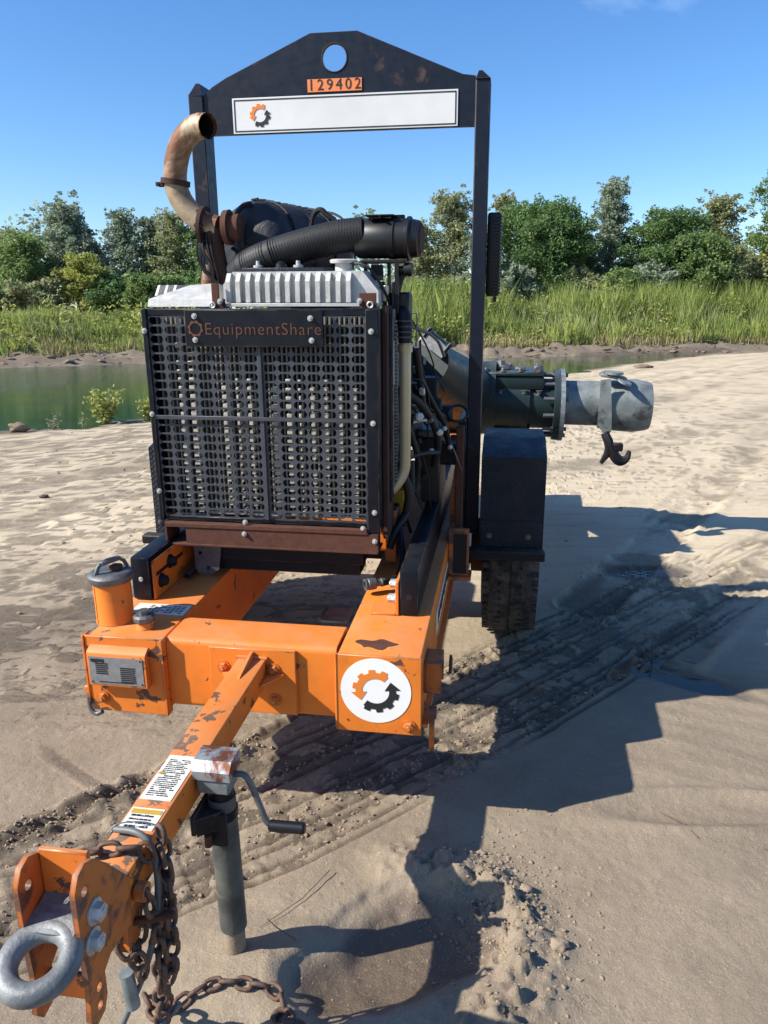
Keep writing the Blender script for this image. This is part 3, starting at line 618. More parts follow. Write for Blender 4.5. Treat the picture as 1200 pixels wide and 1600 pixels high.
# rusty channel below
V0 = VF - .028
rcx = M(); rcx.box(-.418, .2375, V0, VF + .07, .186, .199, .001); rcx.box(-.418, .272, V0, VF + .07, .124, .131, .001); rcx.box(-.350, .272, V0 + .004, V0 + .012, .1312, .1858); rcx.box(-.418, -.4125, V0, VF + .07, .1312, .1858)
part('rusty_channel', rcx, 'rust', label='rust-brown steel channel with an open left end')
again(sb, (-.155, V0 + .003, .172)); again(sb, (-.153, VF - .016, .208)); again(sb, (.262, V0 + .003, .166)); again(sb, (.224, VF - .016, .203))
uc = M(); uc.box(-.33, .215, VF + .03, VF + .12, .062, .1235, .003); uc.box(-.31, .20, VF + .05, VF + .16, .02, .0615, .003); part('engine_cross_beam', uc, 'black_matte')
tab = curve_plate([(-.345, .03), (-.335, .012), (-.29, .012), (-.265, .03), (-.25, .12), (-.345, .12)], [circ(-.325, .085, .007, 10), circ(-.30, .033, .008, 10)], .005, 'mount_tab', face_on(VF + .02)); part('mount_tab', tab, 'steel_dull')
# radiator right flank: side edges, fins, hose coupling and bright tube
sd = M(); sd.box(.2765, .292, VF + .05, VF + .17, .15, .862, .002); part('radiator_side_rail', sd, 'rust_dark')
sd = M(); sd.box(.2925, .298, VF + .09, VF + .30, .26, .855, .001); part('radiator_flank', sd, 'black_matte')
ct = M(); ct.box(.299, .3035, VF + .10, VF + .29, .30, .852, .001); ccore = part('cooler_edge', ct, 'steel_dull')
cf = M()
for i in range(44): cf.box(.304, .311, VF + .115, VF + .135, .315 + i * .0116, .3215 + i * .0116)
part('cooler_fins', cf, 'steel_dull', ccore)['kind'] = 'stuff'; part('side_label', M().box(.3037, .3043, VF + .102, VF + .112, .63, .76), 'decal', ccore)
tp = M().tube([(.330, VF + .17, .752), (.330, VF + .17, .40), (.330, VF + .17, .345), (.305, VF + .16, .30), (.272, VF + .15, .268)], .0185, 16, sub=2); part('charge_air_pipe', tp, 'pipe_cream')
cp = M().lathe([(0, .023), (.022, .023)], (.330, VF + .17, .722), (0, 0, 1), 20); part('pipe_clamp', cp, 'pipe_cream')
hz_ = M().tube([(.330, VF + .17, .75), (.330, VF + .17, .80), (.324, VF + .18, .835), (.300, VF + .21, .85)], [.021, .023, .024, .022], 16, sub=1); hz0 = part('rubber_elbow', hz_, 'rubber')
rg_ = M()
for i in range(4): rg_.tube([(.330 + .025 * math.cos(a), VF + .17 + .025 * math.sin(a), .768 + i * .016) for a in np.linspace(0, 6.283, 18, endpoint=False)], .0025, 6, closed=True)
part('ribs', rg_, 'steel_dull', hz0)
part('wire_bracket', M().tube([(.345, VF + .15, .84), (.366, VF + .15, .84), (.369, VF + .15, .82), (.366, VF + .15, .74)], .003, 6), 'steel_dull')

# aluminium tanks on top of the radiator
at = M(); vt = VF + .06
at.prism([(-.212, .872), (.262, .872), (.262, .905), (.215, .962), (-.180, .962), (-.212, .925)], 'y', vt + .02, vt + .16); tank = part('header_tank', at, 'cast')
for i in range(13):
    u = -.196 + i * .0305
    rb = M().prism([(vt - .004, .874), (vt + .022, .874), (vt + .022, .958), (vt + .016, .958), (vt - .004, .934)], 'x', u, u + .0135); part('rib', rb, 'cast', tank)
part('tank_flange', M().box(-.215, .265, vt - .012, vt + .165, .862, .8715, .001), 'cast', tank)
part('tank_lid', M().box(-.155, .10, vt + .03, vt + .15, .9622, .9735, .003), 'fabric', tank)
stud = part('lid_stud', M().lathe([(0, .015), (.007, .015), (.008, .007), (.020, .006)], (0, 0, 0), (0, 0, 1), 14), 'steel_bolt', tank, loc=(-.115, vt + .07, .9737)); again(stud, (.01, vt + .07, .9737), tank)
part('lid_knob', M().lathe([(0, .018), (.010, .017), (.018, .008), (.019, 0)], (-.04, vt + .06, .9737), (0, 0, 1), 16), 'plastic', tank)
part('filler_neck', M().lathe([(0, .026), (.022, .026), (.023, .040), (.031, .042), (.034, .036)], (.150, vt + .07, .962), (0, 0, 1), 28), 'cast', tank)
lt = M(); lt.add([(-.446, vt - .01, .8625), (-.235, vt - .01, .8625), (-.235, vt + .24, .8625), (-.446, vt + .24, .8625), (-.442, vt - .006, .885), (-.235, vt - .006, .885), (-.235, vt + .235, .90), (-.442, vt + .235, .895), (-.345, vt + .09, .925), (-.255, vt + .09, .930)],
    [(0, 3, 2, 1), (0, 1, 5, 4), (1, 2, 6, 5), (2, 3, 7, 6), (3, 0, 4, 7), (4, 5, 9, 8), (5, 6, 9), (6, 7, 8, 9), (7, 4, 8)])
ct_ = part('cooler_tank', lt, 'cast', label='sloping cast aluminium tank on the left of the radiator')
fn_ = part('rib', M().prism([(vt + .1, .893), (vt + .22, .893), (vt + .2, .925), (vt + .13, .925)], 'x', -.470, -.462), 'cast', ct_)
for i in range(1, 3): again(fn_, (i * .028, 0, 0), ct_)
part('corner_bracket', M().box(-.235, -.213, vt - .02, vt - .0125, .858, .93, .001), 'rust'); part('corner_bracket', M().box(-.2125, -.195, vt - .02, vt - .014, .858, .885, .001), 'rust_dark')
part('corner_bracket', M().box(.212, .262, vt - .022, vt - .0135, .858, .900, .001), 'rust')
for u in (-.208, .214): again(nbolt, (0, 0, 0), trailer).location = (u, vt - .024, .878 + LIFT)
eye = part('lifting_eye', M().tube([(.245 + .008 * math.cos(a), vt - .024, .867 + .008 * math.sin(a)) for a in np.linspace(0, 6.283, 14, endpoint=False)], .0028, 6, closed=True), 'steel_bolt'); again(eye, (-.478, 0, 0))
part('vent_hose', M().tube([(.175, vt + .05, .985), (.23, vt + .03, .978), (.262, vt + .05, .93), (.285, vt + .1, .87), (.287, vt + .13, .80)], .0045, 6, sub=2), 'rubber')

# exhaust stack
ve = .72
ex = M(); path = [(-.285, ve, 1.100), (-.335, ve, 1.112), (-.395, ve, 1.165), (-.420, ve, 1.225), (-.415, ve, 1.285), (-.385, ve - .01, 1.352), (-.325, ve - .03, 1.392), (-.278, ve - .055, 1.385)]
ex.tube(path, .0365, 22, caps=False, sub=2); ex.tube(path, .0335, 22, caps=False, sub=2); stack = part('exhaust_pipe', ex, 'exhaust', sharp=80, label='tan heat-stained exhaust pipe with rusty bends')
part('dark_lining', M().tube([(-.40, ve - .005, 1.33), (-.385, ve - .01, 1.352), (-.335, ve - .0275, 1.388), (-.287, ve - .05, 1.387)], .0330, 20, caps=False, sub=2), 'dark', stack)  # dark inner lining at the open end of the pipe
rc2 = M().lathe([(-.006, .038), (-.006, .046), (.010, .046), (.010, .038)], (-.418, ve, 1.235), (.15, 0, 1), 24, closed=True); rc2.box(-.478, -.455, ve - .016, ve - .004, 1.226, 1.238); rc2.box(-.478, -.455, ve + .004, ve + .016, 1.226, 1.238); rc2.cyl((-.470, ve - .022, 1.232), (-.470, ve + .022, 1.232), .004); part('pipe_clamp', rc2, 'rust_dark', stack)
fg = M(); fg.lathe([(0, .040), (0, .062), (.012, .062), (.012, .030)], (-.338, ve, 1.105), (1, 0, -.1), 24)
fg.lathe([(0, .035), (.045, .032)], (-.326, ve, 1.104), (1, 0, 0), 18)
for i in range(6): a = i * 1.047; fg.cyl((-.345, ve + .05 * math.cos(a), 1.105 + .05 * math.sin(a)), (-.318, ve + .05 * math.cos(a), 1.105 + .05 * math.sin(a)), .006, n=8)
part('exhaust_flange', fg, 'rust_dark')
fg2 = M(); fg2.lathe([(0, .036), (0, .052), (.018, .054), (.018, .040), (.05, .040)], (-.262, ve, 1.10), (1, 0, 0), 24); part('band_clamp', fg2, 'rust')
part('turbo_elbow', M().tube([(-.30, ve, 1.10), (-.305, ve, 1.05), (-.300, ve + .02, .98), (-.290, ve + .05, .93)], [.034, .032, .03, .03], 14, sub=1), 'rust_dark')
part('steel_pipe_stub', M().lathe([(0, .024), (.06, .018), (.072, .016)], (-.335, ve, .915), (.1, 0, 1), 18), 'exhaust')
dr = M(); rd = random.Random(12)
for i in range(7): 
    u = -.345 + rd.uniform(0, .06); dr.tube([(u, ve - .03, 1.08), (u + rd.uniform(-.02, .02), ve - .04, 1.03), (u + rd.uniform(-.01, .03), ve - .03, .98), (-.30 + rd.uniform(-.02, .02), ve, .92)], .0035, 5, sub=1)
part('wiring', dr, 'dark')

# insulated silencer barrel, lacing, corrugated hose, air cleaner
ax = Vector((.42, .90, -.045)).normalized(); p0 = Vector((-.235, .80, 1.058))
bar = M(); prof_ = [(0, .02), (.002, .075), (.018, .115), (.05, .136), (.09, .138), (.12, .134), (.20, .142), (.30, .138), (.40, .140), (.46, .12), (.48, .02)]
bar.lathe(prof_, p0, ax, 40)
bar.v = [tuple(Vector(v) + Vector((random.uniform(-1, 1), random.uniform(-1, 1), random.uniform(-1, 1))) * .0028 + Vector((0, 0, .004 * math.sin(i * .9)))) for i, v in enumerate(bar.v)]
sil = part('silencer_wrap', bar, 'fabric', sharp=70, label='black quilted heat wrap around the silencer')
bx_, by_, _ = frame_of(ax); lc = M()
for h in (.11, .22, .33, .44):
    lc.tube([p0 + ax * h + (bx_ * math.cos(a) + by_ * math.sin(a)) * .1415 for a in np.linspace(0, 6.283, 30, endpoint=False)], .0045, 6, closed=True)
lc.tube([p0 + ax * (.05 + .4 * i / 22) + (bx_ * math.cos(1.6 + .16 * (-1) ** i) + by_ * math.sin(1.6 + .16 * (-1) ** i)) * .143 for i in range(23)], .0035, 5)
lc.tube([(-.25, .765, 1.09), (-.21, .76, 1.065)], .006, 6); lc.tube([(-.26, .765, 1.04), (-.19, .75, .995)], .006, 6); lc.tube([(-.255, .78, 1.12), (-.235, .79, 1.165), (-.20, .81, 1.178)], .009, 6, sub=1)
part('lacing_rope', lc, 'dark', sil)
part('chalk_number', text_mesh('17', .030, .0004, Matrix.Translation(p0 + Vector((.035, -.012, .005))) @ Matrix.Rotation(R(-18), 4, 'Z') @ Matrix.Rotation(R(90), 4, 'X') @ Matrix.Rotation(R(-40), 4, 'Z')), 'white', sil)
hp = [(-.20, .66, .955), (-.165, .64, .982), (-.08, .62, 1.012), (.03, .63, 1.042), (.13, .64, 1.064), (.20, .645, 1.070)]
hs1 = M().tube(hp, .049, 22, sub=2); hose_o = part('intake_hose', hs1, 'rubber', sharp=80, label='ribbed black intake hose above the header tank')
hr = M(); H_ = [Vector(p) for p in hp]
for i in range(5):
    a, b = H_[i], H_[i + 1]; n_ = max(2, int((b - a).length / .0085)); d_ = (b - a).normalized(); X_, Y_, _z = frame_of(d_)
    for j in range(n_):
        c_ = a.lerp(b, j / n_)
        if 0 < i < 4: c_ = c_ + Vector((0, 0, -.001))
        hr.tube([c_ + (X_ * math.cos(t) + Y_ * math.sin(t)) * .0478 for t in np.linspace(0, 6.283, 18, endpoint=False)], .0022, 4, closed=True)
part('hose_ribs', hr, 'rubber', hose_o)
ac = M().lathe([(0, .042), (.012, .052), (.02, .058), (.12, .058), (.122, .062), (.135, .062), (.137, .058), (.168, .058), (.171, .0635), (.179, .0635), (.183, .056), (.205, .052), (.212, .042), (.213, 0)], (.165, .66, 1.058), (1, -.08, -.02), 36)
aco = part('air_cleaner', ac, 'plastic'); cl_ = M()
for a in (0.9, 1.6, 2.4): cl_.box(.285, .325, .64 + .0, .655, 1.110, 1.122, .002)
cl_.box(.255, .262, .585, .735, 1.114, 1.119); cl_.box(.21, .30, .60, .70, 1.116, 1.121, .003); cl_.box(.225, .232, .625, .64, 1.09, 1.118); part('cleaner_bracket', cl_, 'plastic', aco)
part('end_cap', M().lathe([(0, .054), (.012, .052), (.022, .040)], (.357, .645, 1.054), (1, -.08, -.02), 30), 'rust_dark', aco, 'sun-faded end cap of the air cleaner')
part('breather_hose', M().tube([(.02, .72, 1.095), (.03, .71, 1.135), (.055, .70, 1.15), (.075, .70, 1.13), (.10, .70, 1.115)], .0085, 8, sub=2), 'rubber')
sp_ = M(); sp_.box(.20, .33, .60, .72, .985, .995, .002); sp_.box(.205, .215, .61, .62, .86, .985); sp_.box(.30, .312, .60, .62, .84, .985); sp_.box(.225, .262, .62, .63, .935, .98); sp_.box(.275, .285, .62, .632, .88, .985)
part('cleaner_stand', sp_, 'black_matte'); part('drain_valve', M().lathe([(0, .010), (.02, .012), (.022, .018), (.045, .020), (.05, .012)], (.305, .62, .965), (1, 0, .02), 16), 'plastic')
part('coolant_hose', M().tube([(.335, .64, .965), (.315, .64, .955), (.300, .63, .90), (.285, .62, .84), (.280, .61, .80)], .014, 10, sub=2), 'rubber')
part('silver_fitting', M().lathe([(0, .006), (.03, .013), (.045, .009)], (.268, .60, .875), (0.15, 0, 1), 12), 'steel_bolt')
part('upper_harness', M().tube([(.26, .62, .93), (.27, .61, .87), (.262, .60, .82), (.275, .60, .76)], .008, 7, sub=2), 'dark')
m = M(); m.box(.305, .34, .63, .72, .80, .90, .006); m.box(.29, .30, .60, .64, .85, .93, .002); part('relay_box', m, 'plastic')

# engine mass behind the radiator
part('shading_shroud', M().prism([(-.40, VF + .165), (.235, VF + .165), (.15, VF + .265), (-.32, VF + .265)], 'z', .20, .84), 'black_matte')  # added shroud that blocks sunlight to keep the engine bay dark
en = M(); en.box(-.20, .18, .72, 1.45, .16, .80, .03, seg=2); en.box(.18, .24, .80, 1.35, .30, .66, .02); en.box(-.15, .13, .75, 1.4, .80, .92, .02); en.box(-.18, .16, 1.46, 2.5, .10, .62, .03); eng = part('engine_block', en, 'dark')
for (a, b, c, r, mt) in (((.25, .66, .44), (.25, .80, .44), 0, .06, 'steel_dull'), ((.26, .72, .56), (.33, .72, .56), 0, .045, 'dark'), ((.29, .82, .30), (.29, .82, .20), 0, .042, 'plastic'), ((.30, 1.0, .50), (.30, 1.0, .36), 0, .045, 'steel_dull')):
    part('pulley' if mt == 'steel_dull' else 'oil_filter', M().lathe([(0, r * .8), (.01, r), ((Vector(b) - Vector(a)).length, r), ((Vector(b) - Vector(a)).length + .01, r * .6)], a, Vector(b) - Vector(a), 22), mt, eng)
hos = [([(.30, .66, .60), (.36, .72, .56), (.40, .80, .48), (.42, .86, .40), (.40, .9, .30)], .013), ([(.33, .66, .50), (.35, .70, .42), (.36, .76, .34), (.34, .8, .24)], .010), ([(.36, .8, .62), (.40, .86, .52), (.44, .92, .44), (.45, .96, .34)], .009),
       ([(.30, .64, .36), (.34, .66, .28), (.335, .66, .20), (.31, .66, .15)], .015), ([(.35, .74, .72), (.36, .78, .62), (.37, .8, .5)], .012), ([(.38, .9, .50), (.44, .95, .47), (.42, 1.0, .40), (.46, 1.02, .33)], .007), ([(.26, .66, .30), (.3, .66, .36), (.36, .72, .38), (.42, .84, .36)], .008)]
for pts, r in hos: part('hose', M().tube(pts, r, 10, sub=2), 'rubber', eng)
part('hose', M().tube([(.475 + .035 * math.cos(a), .98 + .02 * math.sin(a), .475 + .026 * math.sin(a)) for a in np.linspace(0, 6.283, 26, endpoint=False)], .0055, 7, closed=True), 'rubber', eng, 'looped black cable behind the radiator')
rd = random.Random(31)
for i in range(18):
    q0 = Vector((rd.uniform(.24, .36), rd.uniform(.66, .8), rd.uniform(.35, .85))); pts = [q0]
    for j in range(4): q0 = q0 + Vector((rd.uniform(-.03, .06), rd.uniform(0, .10), rd.uniform(-.16, .02))); pts.append(q0.copy())
    part('wire', M().tube(pts, rd.choice([.003, .004, .006]), 6, sub=2), rd.choice(['rubber', 'rubber', 'dark', 'steel_dull']), eng)
for i in range(12): part('connector', M().box(-.009, .009, -.007, .007, -.012, .012, .002, Matrix.Translation((rd.uniform(.28, .42), rd.uniform(.7, .95), rd.uniform(.22, .75))) @ Matrix.Rotation(rd.uniform(0, 3), 4, 'X') @ Matrix.Rotation(rd.uniform(0, 3), 4, 'Z')), rd.choice(['steel_dull', 'dark', 'steel_bolt']), eng)
for (p, r) in (((.42, .84, .43), .012), ((.435, .86, .44), .008), ((.36, .74, .50), .014), ((.41, .88, .40), .007), ((.39, .86, .36), .010), ((.45, .93, .36), .008)): part('fitting', M().lathe([(0, r), (.02, r), (.022, r * .6), (.03, r * .6)], p, (.3, -1, .3), 8), 'steel_bolt', eng)
bb = part('battery_box', M().box(.335, .415, .95, 1.25, .145, .39, .006), 'plastic'); part('battery_lid', M().box(.33, .42, .94, 1.26, .391, .42, .008), 'steel_dull', bb)
part('hold_down', M().box(.334, .345, .9415, .9488, .15, .39), 'steel_dull', bb)
m = M(); m.cyl((.30, .80, .21), (.30, .80, .35), .02, n=16); part('dipstick_tube', m, 'yellow'); part('engine_mount', M().box(.25, .315, .74, .80, .148, .245, .005), 'yellow'); part('engine_foot', M().box(.262, .30, .64, .74, .02, .20, .004), 'orange_rust')
part('fuel_rail', M().tube([(.26, .7, .47), (.31, .72, .475), (.36, .8, .48), (.40, .9, .46)], .006, 7, sub=1), 'steel_bolt')
m = M(); m.box(.24, .35, .66, .69, .38, .40, .003); m.box(.31, .33, .68, .72, .33, .47, .003); part('alternator_bracket', m, 'steel_dull')
for (u, v, w, s_) in ((.42, 1.05, .46, .03), (.44, 1.08, .30, .04), (.39, .98, .50, .025), (.33, .85, .56, .035), (.28, .74, .66, .04), (.36, .98, .56, .04), (.27, .68, .14, .03)): part('engine_fitting', M().box(u - s_, u + s_, v, v + s_ * 2, w - s_, w + s_, .006), 'dark', eng)
# quick-coupler hose lying on the right rail
qh = part('coupler_hose', M().tube([(.29, .72, .20), (.31, .64, .13), (.33, .56, .08), (.335, .50, .045), (.315, .45, .03), (.285, .415, .035)], .011, 10, sub=2), 'rubber')
m = M().lathe([(0, .012), (.012, .014), (.014, .011), (.03, .011), (.032, .018), (.055, .019), (.057, .017), (.066, .019), (.067, .012), (.05, .011)], (.292, .425, .034), (-.93, -.55, .0), 20); part('quick_coupler', m, 'steel_dull', qh)
part('hose', M().tube([(.34, .70, .36), (.345, .69, .26), (.335, .66, .19), (.30, .60, .15), (.285, .58, .09)], .012, 10, sub=2), 'rubber')

# lifting frame
PT, PV = 1.20, .10
pr = M().box(.500, .551, PT, PT + PV, -.05, 1.60, .003); post = part('lifting_post', pr, 'lift')
pl_ = M(); pl_.box(-.545, -.490, PT - .005, PT + PV - .01, -.05, 1.585, .003); part('lifting_post', pl_, 'lift')
pc = M(); pc.prism([(-.545, 1.5855), (-.490, 1.5855), (-.500, 1.625), (-.512, 1.625)], 'y', PT - .005, PT + .095); part('post_cap', pc, 'lift')
part('post_cap', M().prism([(.500, 1.6005), (.551, 1.6005), (.522, 1.625), (.51, 1.625)], 'y', PT - .005, PT + .095), 'lift')
outl = [(-.4895, 1.452), (.4995, 1.452), (.4995, 1.612), (.455, 1.618), (.40, 1.64), (.085, 1.768), (-.083, 1.768), (-.40, 1.640), (-.455, 1.612), (-.4895, 1.585)]
lp = curve_plate(outl, [circ(.002, 1.688, .044, 36)], .016, 'lifting_plate', face_on(PT + .012)); lpo = part('lifting_plate', lp, 'lift', label='black peaked lifting plate with a round hole, worn to rust at the hole')
m = M().tube([(.002 + .0455 * math.cos(a), PT + .0035, 1.688 + .0455 * math.sin(a)) for a in np.linspace(0, 6.283, 36, endpoint=False)], .0022, 5, closed=True); part('hole_lip', m, 'rust_dark', lpo)
sg = part('sign_board', M().box(-.380, .440, PT + .0005, PT + .0035, 1.455, 1.572, .0006), 'sign_white', label='white framed company sign along the lifting plate')
m = M(); 
for b in ((-.374, .434, 1.5625, 1.5665), (-.374, .434, 1.4605, 1.4645), (-.374, -.370, 1.4648, 1.5622), (.430, .434, 1.4648, 1.5622)): m.box(b[0], b[1], PT - .0006, PT + .0002, b[2], b[3])
part('sign_border', m, 'ink', sg); emblem(sg, -.277, PT - .0006, 1.513, .62)
nt = part('number_tag', M().box(-.097, .100, PT + .0005, PT + .003, 1.581, 1.622, .0005), 'tag_orange'); part('digits', text_mesh('129402', .050, .0005, face_on(PT - .0002, .001, 1.602), 1.35), 'ink', nt)
part('post_foot', M().box(.470, .4995, PT - .06, PT + .16, -.05, .42, .003), 'black'); part('post_gusset', M().prism([(.470, .34), (.470, .0), (.44, .0), (.44, .1)], 'y', PT - .04, PT - .03), 'orange_rust')
part('frame_upright', M().box(.470, .498, 1.0, 1.06, -.15, .42, .003), 'rust'); part('blue_label', M().box(.472, .505, 1.31, 1.315, .25, .36), 'decal')
m = M(); m.box(.453, .530, .93, .945, -.13, .055, .002); m.box(.453, .46, .945, 1.10, -.13, .055, .001); part('axle_bracket', m, 'orange_rust'); part('bracket_shade', M().box(.472, .522, .9285, .9296, -.12, .035), 'dark'); part('axle_bracket_foot', M().box(.453, .540, .915, 1.0, -.145, -.1305, .002), 'orange_rust')  # dark sheet stands for the shade inside the bracket
# slim control panel hung on the right post
cb = M().box(.5525, .604, 1.27, 1.55, .875, 1.175, .012, seg=2); cbo = part('control_panel', cb, 'plastic'); m = M()
for i in range(24): m.box(.578, .606, 1.262, 1.268, .885 + i * .0118, .892 + i * .0118)
part('panel_louvres', m, 'plastic', cbo); part('cable_gland', M().cyl((.588, 1.33, .874), (.588, 1.33, .855), .007), 'plastic', cbo)

# fenders and wheels
def fender(s):
    a, b = sorted((s * (.563 if s > 0 else .55), s * (.803 if s > 0 else .772))); prof_ = [(1.085, -.098), (1.085, .296), (1.27, .336), (1.58, .316), (1.84, .20), (1.93, .04), (1.915, .04), (1.825, .188), (1.575, .304), (1.27, .323), (1.098, .286), (1.098, -.098)]
    f = part('fender', M().prism([(p[0], p[1]) for p in prof_], 'x', a, b), 'tread_plate', label=('right' if s > 0 else 'left') + ' black tread-plate fender')
    k2 = M(); e = (.8032, .8062) if s > 0 else (-.7752, -.7722); k2.prism([(1.085, -.098), (1.085, .296), (1.27, .336), (1.58, .316), (1.84, .20), (1.93, .04), (1.90, .04), (1.78, .15), (1.6, .235), (1.30, .235), (1.16, .14), (1.13, -.02), (1.13, -.098)], 'x', e[0], e[1]); part('fender_side', k2, 'tread_plate', f)
    a2, b2 = sorted((s * .505, s * .815)); part('fender_step', M().box(a2, b2, 1.030, 1.0835, -.098, -.062, .004), 'black_matte', f)
    part('fender_skirt', M().box(a + .004, b - .004, 1.0795, 1.0845, -.061, .045, .001), 'tread_plate', f)
    for q_ in (.60, .75): part('fender_bolt', M().bolt((s * q_, 1.0794, -.015), (0, -1, 0), .008, .006), 'steel_dull', f)
    # wheel
    c = Vector((s * .690, 1.52, -.204)); Rw = .372; wd = .115
    pf = [(-wd, .20), (-wd - .004, .27), (-wd + .006, .335), (-wd + .02, Rw - .012), (-wd + .03, Rw - .004)]
    xs = np.linspace(-wd + .03, wd - .03, 5)
    for i in range(4):
        x0, x1 = xs[i], xs[i + 1]; g = .005
        pf += [(x0 + g, Rw), (x1 - g, Rw), (x1 - g + .001, Rw - .006), (x1 + g - .001, Rw - .006)] if i < 3 else [(x0 + g, Rw), (x1, Rw - .004)]
    pf += [(wd - .02, Rw - .012), (wd - .006, .335), (wd + .004, .27), (wd, .20)]
    wh = part('wheel', M().lathe(pf, (0, 0, 0), (1, 0, 0), 72), 'tyre', loc=c, label=('right' if s > 0 else 'left') + ' mud-dusted black tyre')
    lg_ = M()
    for i in range(60):
        a = 2 * math.pi * i / 60
        for j, (x0, x1) in enumerate(((-wd + .004, -wd + .036), (-wd + .05, -.012), (.012, wd - .05), (wd - .036, wd - .004))):
            rot_ = Matrix.Rotation(a + j * .03, 4, 'X'); rr0 = Rw - .004 if j in (1, 2) else Rw - .010
            lg_.box(x0, x1, -.011, .011, rr0 - .004, rr0 + .006, 0, rot_)
    part('tread_blocks', lg_, 'tyre', wh)['kind'] = 'stuff'
    part('rim', M().lathe([(-.09, .205), (-.02, .18), (-.02, .06), (.03, .05), (.03, .0)], (0, 0, 0), (s, 0, 0), 32), 'steel_dull', wh)
    dd = sorted((s * -.155, s * -.10)); part('brake_drum', M().lathe([(0, .12), (.06, .12)], (s * -.17, 0, 0), (s, 0, 0), 28), 'rust', wh)
fender(1); fender(-1)
part('axle', M().box(-.56, .56, 1.47, 1.53, -.28, -.22, .005), 'black_matte')
for s in (-1, 1): part('leaf_spring', M().tube([(s * .46, 1.15, -.20), (s * .46, 1.3, -.27), (s * .46, 1.475, -.30), (s * .46, 1.65, -.27), (s * .46, 1.8, -.2)], .018, 6), 'rust_dark')
part('grating_step', M().box(-.05, .055, .96, 1.09, -.37, -.36, .001), 'galv', label='small grey serrated step between the rails')
m = M()
for i in range(10): m.box(-.062, -.052, .965 + i * .0125, .971 + i * .0125, -.37, -.352)
part('step_teeth', m, 'steel_dull')

# pump casing, valve body, flange and galvanised quick coupling on the right
VP = 1.56
pv = M(); pv.cyl((.30, VP, .45), (.60, VP, .45), .155, n=36); pv.tube([(.36, .95, .66), (.40, 1.12, .60), (.45, 1.34, .52), (.47, VP, .46)], [.085, .10, .125, .14], 24, sub=2); pmp = part('pump_volute', pv, 'pump')
part('pump_flange', M().lathe([(0, .175), (.022, .175)], (.487, VP, .45), (1, 0, 0), 36), 'rust', pmp, 'rust-brown edge of the pump flange')
cbx = Matrix.Translation((.392, .93, .722)) @ Matrix.Rotation(R(38), 4, 'Y')
part('silver_controller', M().box(-.052, .052, -.03, .03, -.022, .026, .004, cbx), 'steel_bolt', pmp); m = M()
for sx in (-1, 1):
    for sy in (-1, 1): m.cyl(cbx @ Vector((sx * .044, sy * .026, .0)), cbx @ Vector((sx * .044, sy * .026, .036)), .008, n=10)
m.box(-.034, .034, -.024, .024, .0265, .031, .002, cbx); part('controller_cover', m, 'plastic', pmp)
vb = M(); vb.cyl((.51, VP, .44), (.74, VP, .43), .118, n=36); vb.box(.53, .80, VP - .10, VP + .10, .50, .552, .012, seg=2); vb.cyl((.74, VP, .43), (.855, VP, .43), .105, .105, n=36); vb.prism([(.60, .335), (.75, .335), (.685, .27), (.62, .27)], 'y', VP - .07, VP + .05)
vbo = part('valve_body', vb, 'pump'); vl = part('valve_lid', M().box(.535, .80, VP - .105, VP + .105, .553, .572, .006), 'pump', vbo)
for (u, v) in ((.56, -.09), (.63, -.09), (.70, -.09), (.775, -.09), (.56, .09), (.66, .09), (.775, .09)): part('lid_bolt', M().bolt((u, VP + v, .572), (0, 0, 1), .011, .010), 'steel_dull', vbo)
for (u, dz) in ((.62, .498), (.72, .498), (.78, .498)): part('lid_nut', M().bolt((u, VP - .102, dz), (0, 0, -1), .010, .012), 'steel_dull', vbo)
m = M(); m.box(.60, .66, VP - .03, VP + .03, .5725, .592, .005); m.lathe([(0, .02), (.018, .016)], (.62, VP, .592), (0, 0, 1), 8); m.box(.68, .72, VP - .07, VP - .02, .5725, .588, .004); m.box(.755, .79, VP - .1, VP - .05, .5725, .598, .005); part('lid_hardware', m, 'steel_dull', vbo)
fgl = part('discharge_flange', M().lathe([(0, .148), (.02, .150), (.024, .150)], (.842, VP, .425), (1, 0, 0), 40), 'pump', vbo); part('mating_flange', M().lathe([(0, .152), (.018, .152)], (.8675, VP, .425), (1, 0, 0), 40), 'galv', vbo)
for i in range(12):
    a = i * math.pi / 6 + .2; part('flange_bolt', M().cyl((.800, VP + .13 * math.cos(a), .425 + .13 * math.sin(a)), (.898, VP + .13 * math.cos(a), .425 + .13 * math.sin(a)), .0085, n=8), 'steel_dull', vbo)
gp = part('discharge_pipe', M().lathe([(0, .093), (.17, .093), (.172, .098), (.18, .098)], (.886, VP, .435), (1, 0, -.01), 40), 'galv_dirty')
cj = part('coupling_bell', M().lathe([(0, .098), (.03, .104), (.10, .108), (.16, .110), (.215, .102), (.232, .096), (.234, .088), (.20, .085)], (1.055, VP, .428), (1, 0, -.01), 40), 'galv_dirty', label='galvanised quick-coupling bell at the pipe end')
part('coupling_bore', M().lathe([(0, .0), (.001, .086)], (1.262, VP, .427), (1, 0, 0), 30), 'dark', cj)
pt_ = curve_plate([(1.04, .545), (1.085, .55), (1.10, .42), (1.105, .335), (1.08, .315), (1.04, .36)], [], .006, 'coupling_yoke', face_on(VP - .112)); part('coupling_yoke', pt_, 'galv_dirty', cj)
m = M(); m.box(1.04, 1.16, VP - .10, VP - .03, .548, .560, .003, Matrix.Translation((1.1, VP, .55)) @ Matrix.Rotation(R(8), 4, 'Y') @ Matrix.Translation((-1.1, -VP, -.55))); m.lathe([(0, .045), (.010, .045)], (1.10, VP - .075, .565), (.05, 0, 1), 20); m.lathe([(0, .012), (.016, .012)], (1.055, VP - .08, .56), (0, 0, 1), 8); m.lathe([(0, .032), (.008, .032)], (1.145, VP - .115, .535), (.35, -.2, 1), 20); part('upper_latch', m, 'galv_dirty', cj)
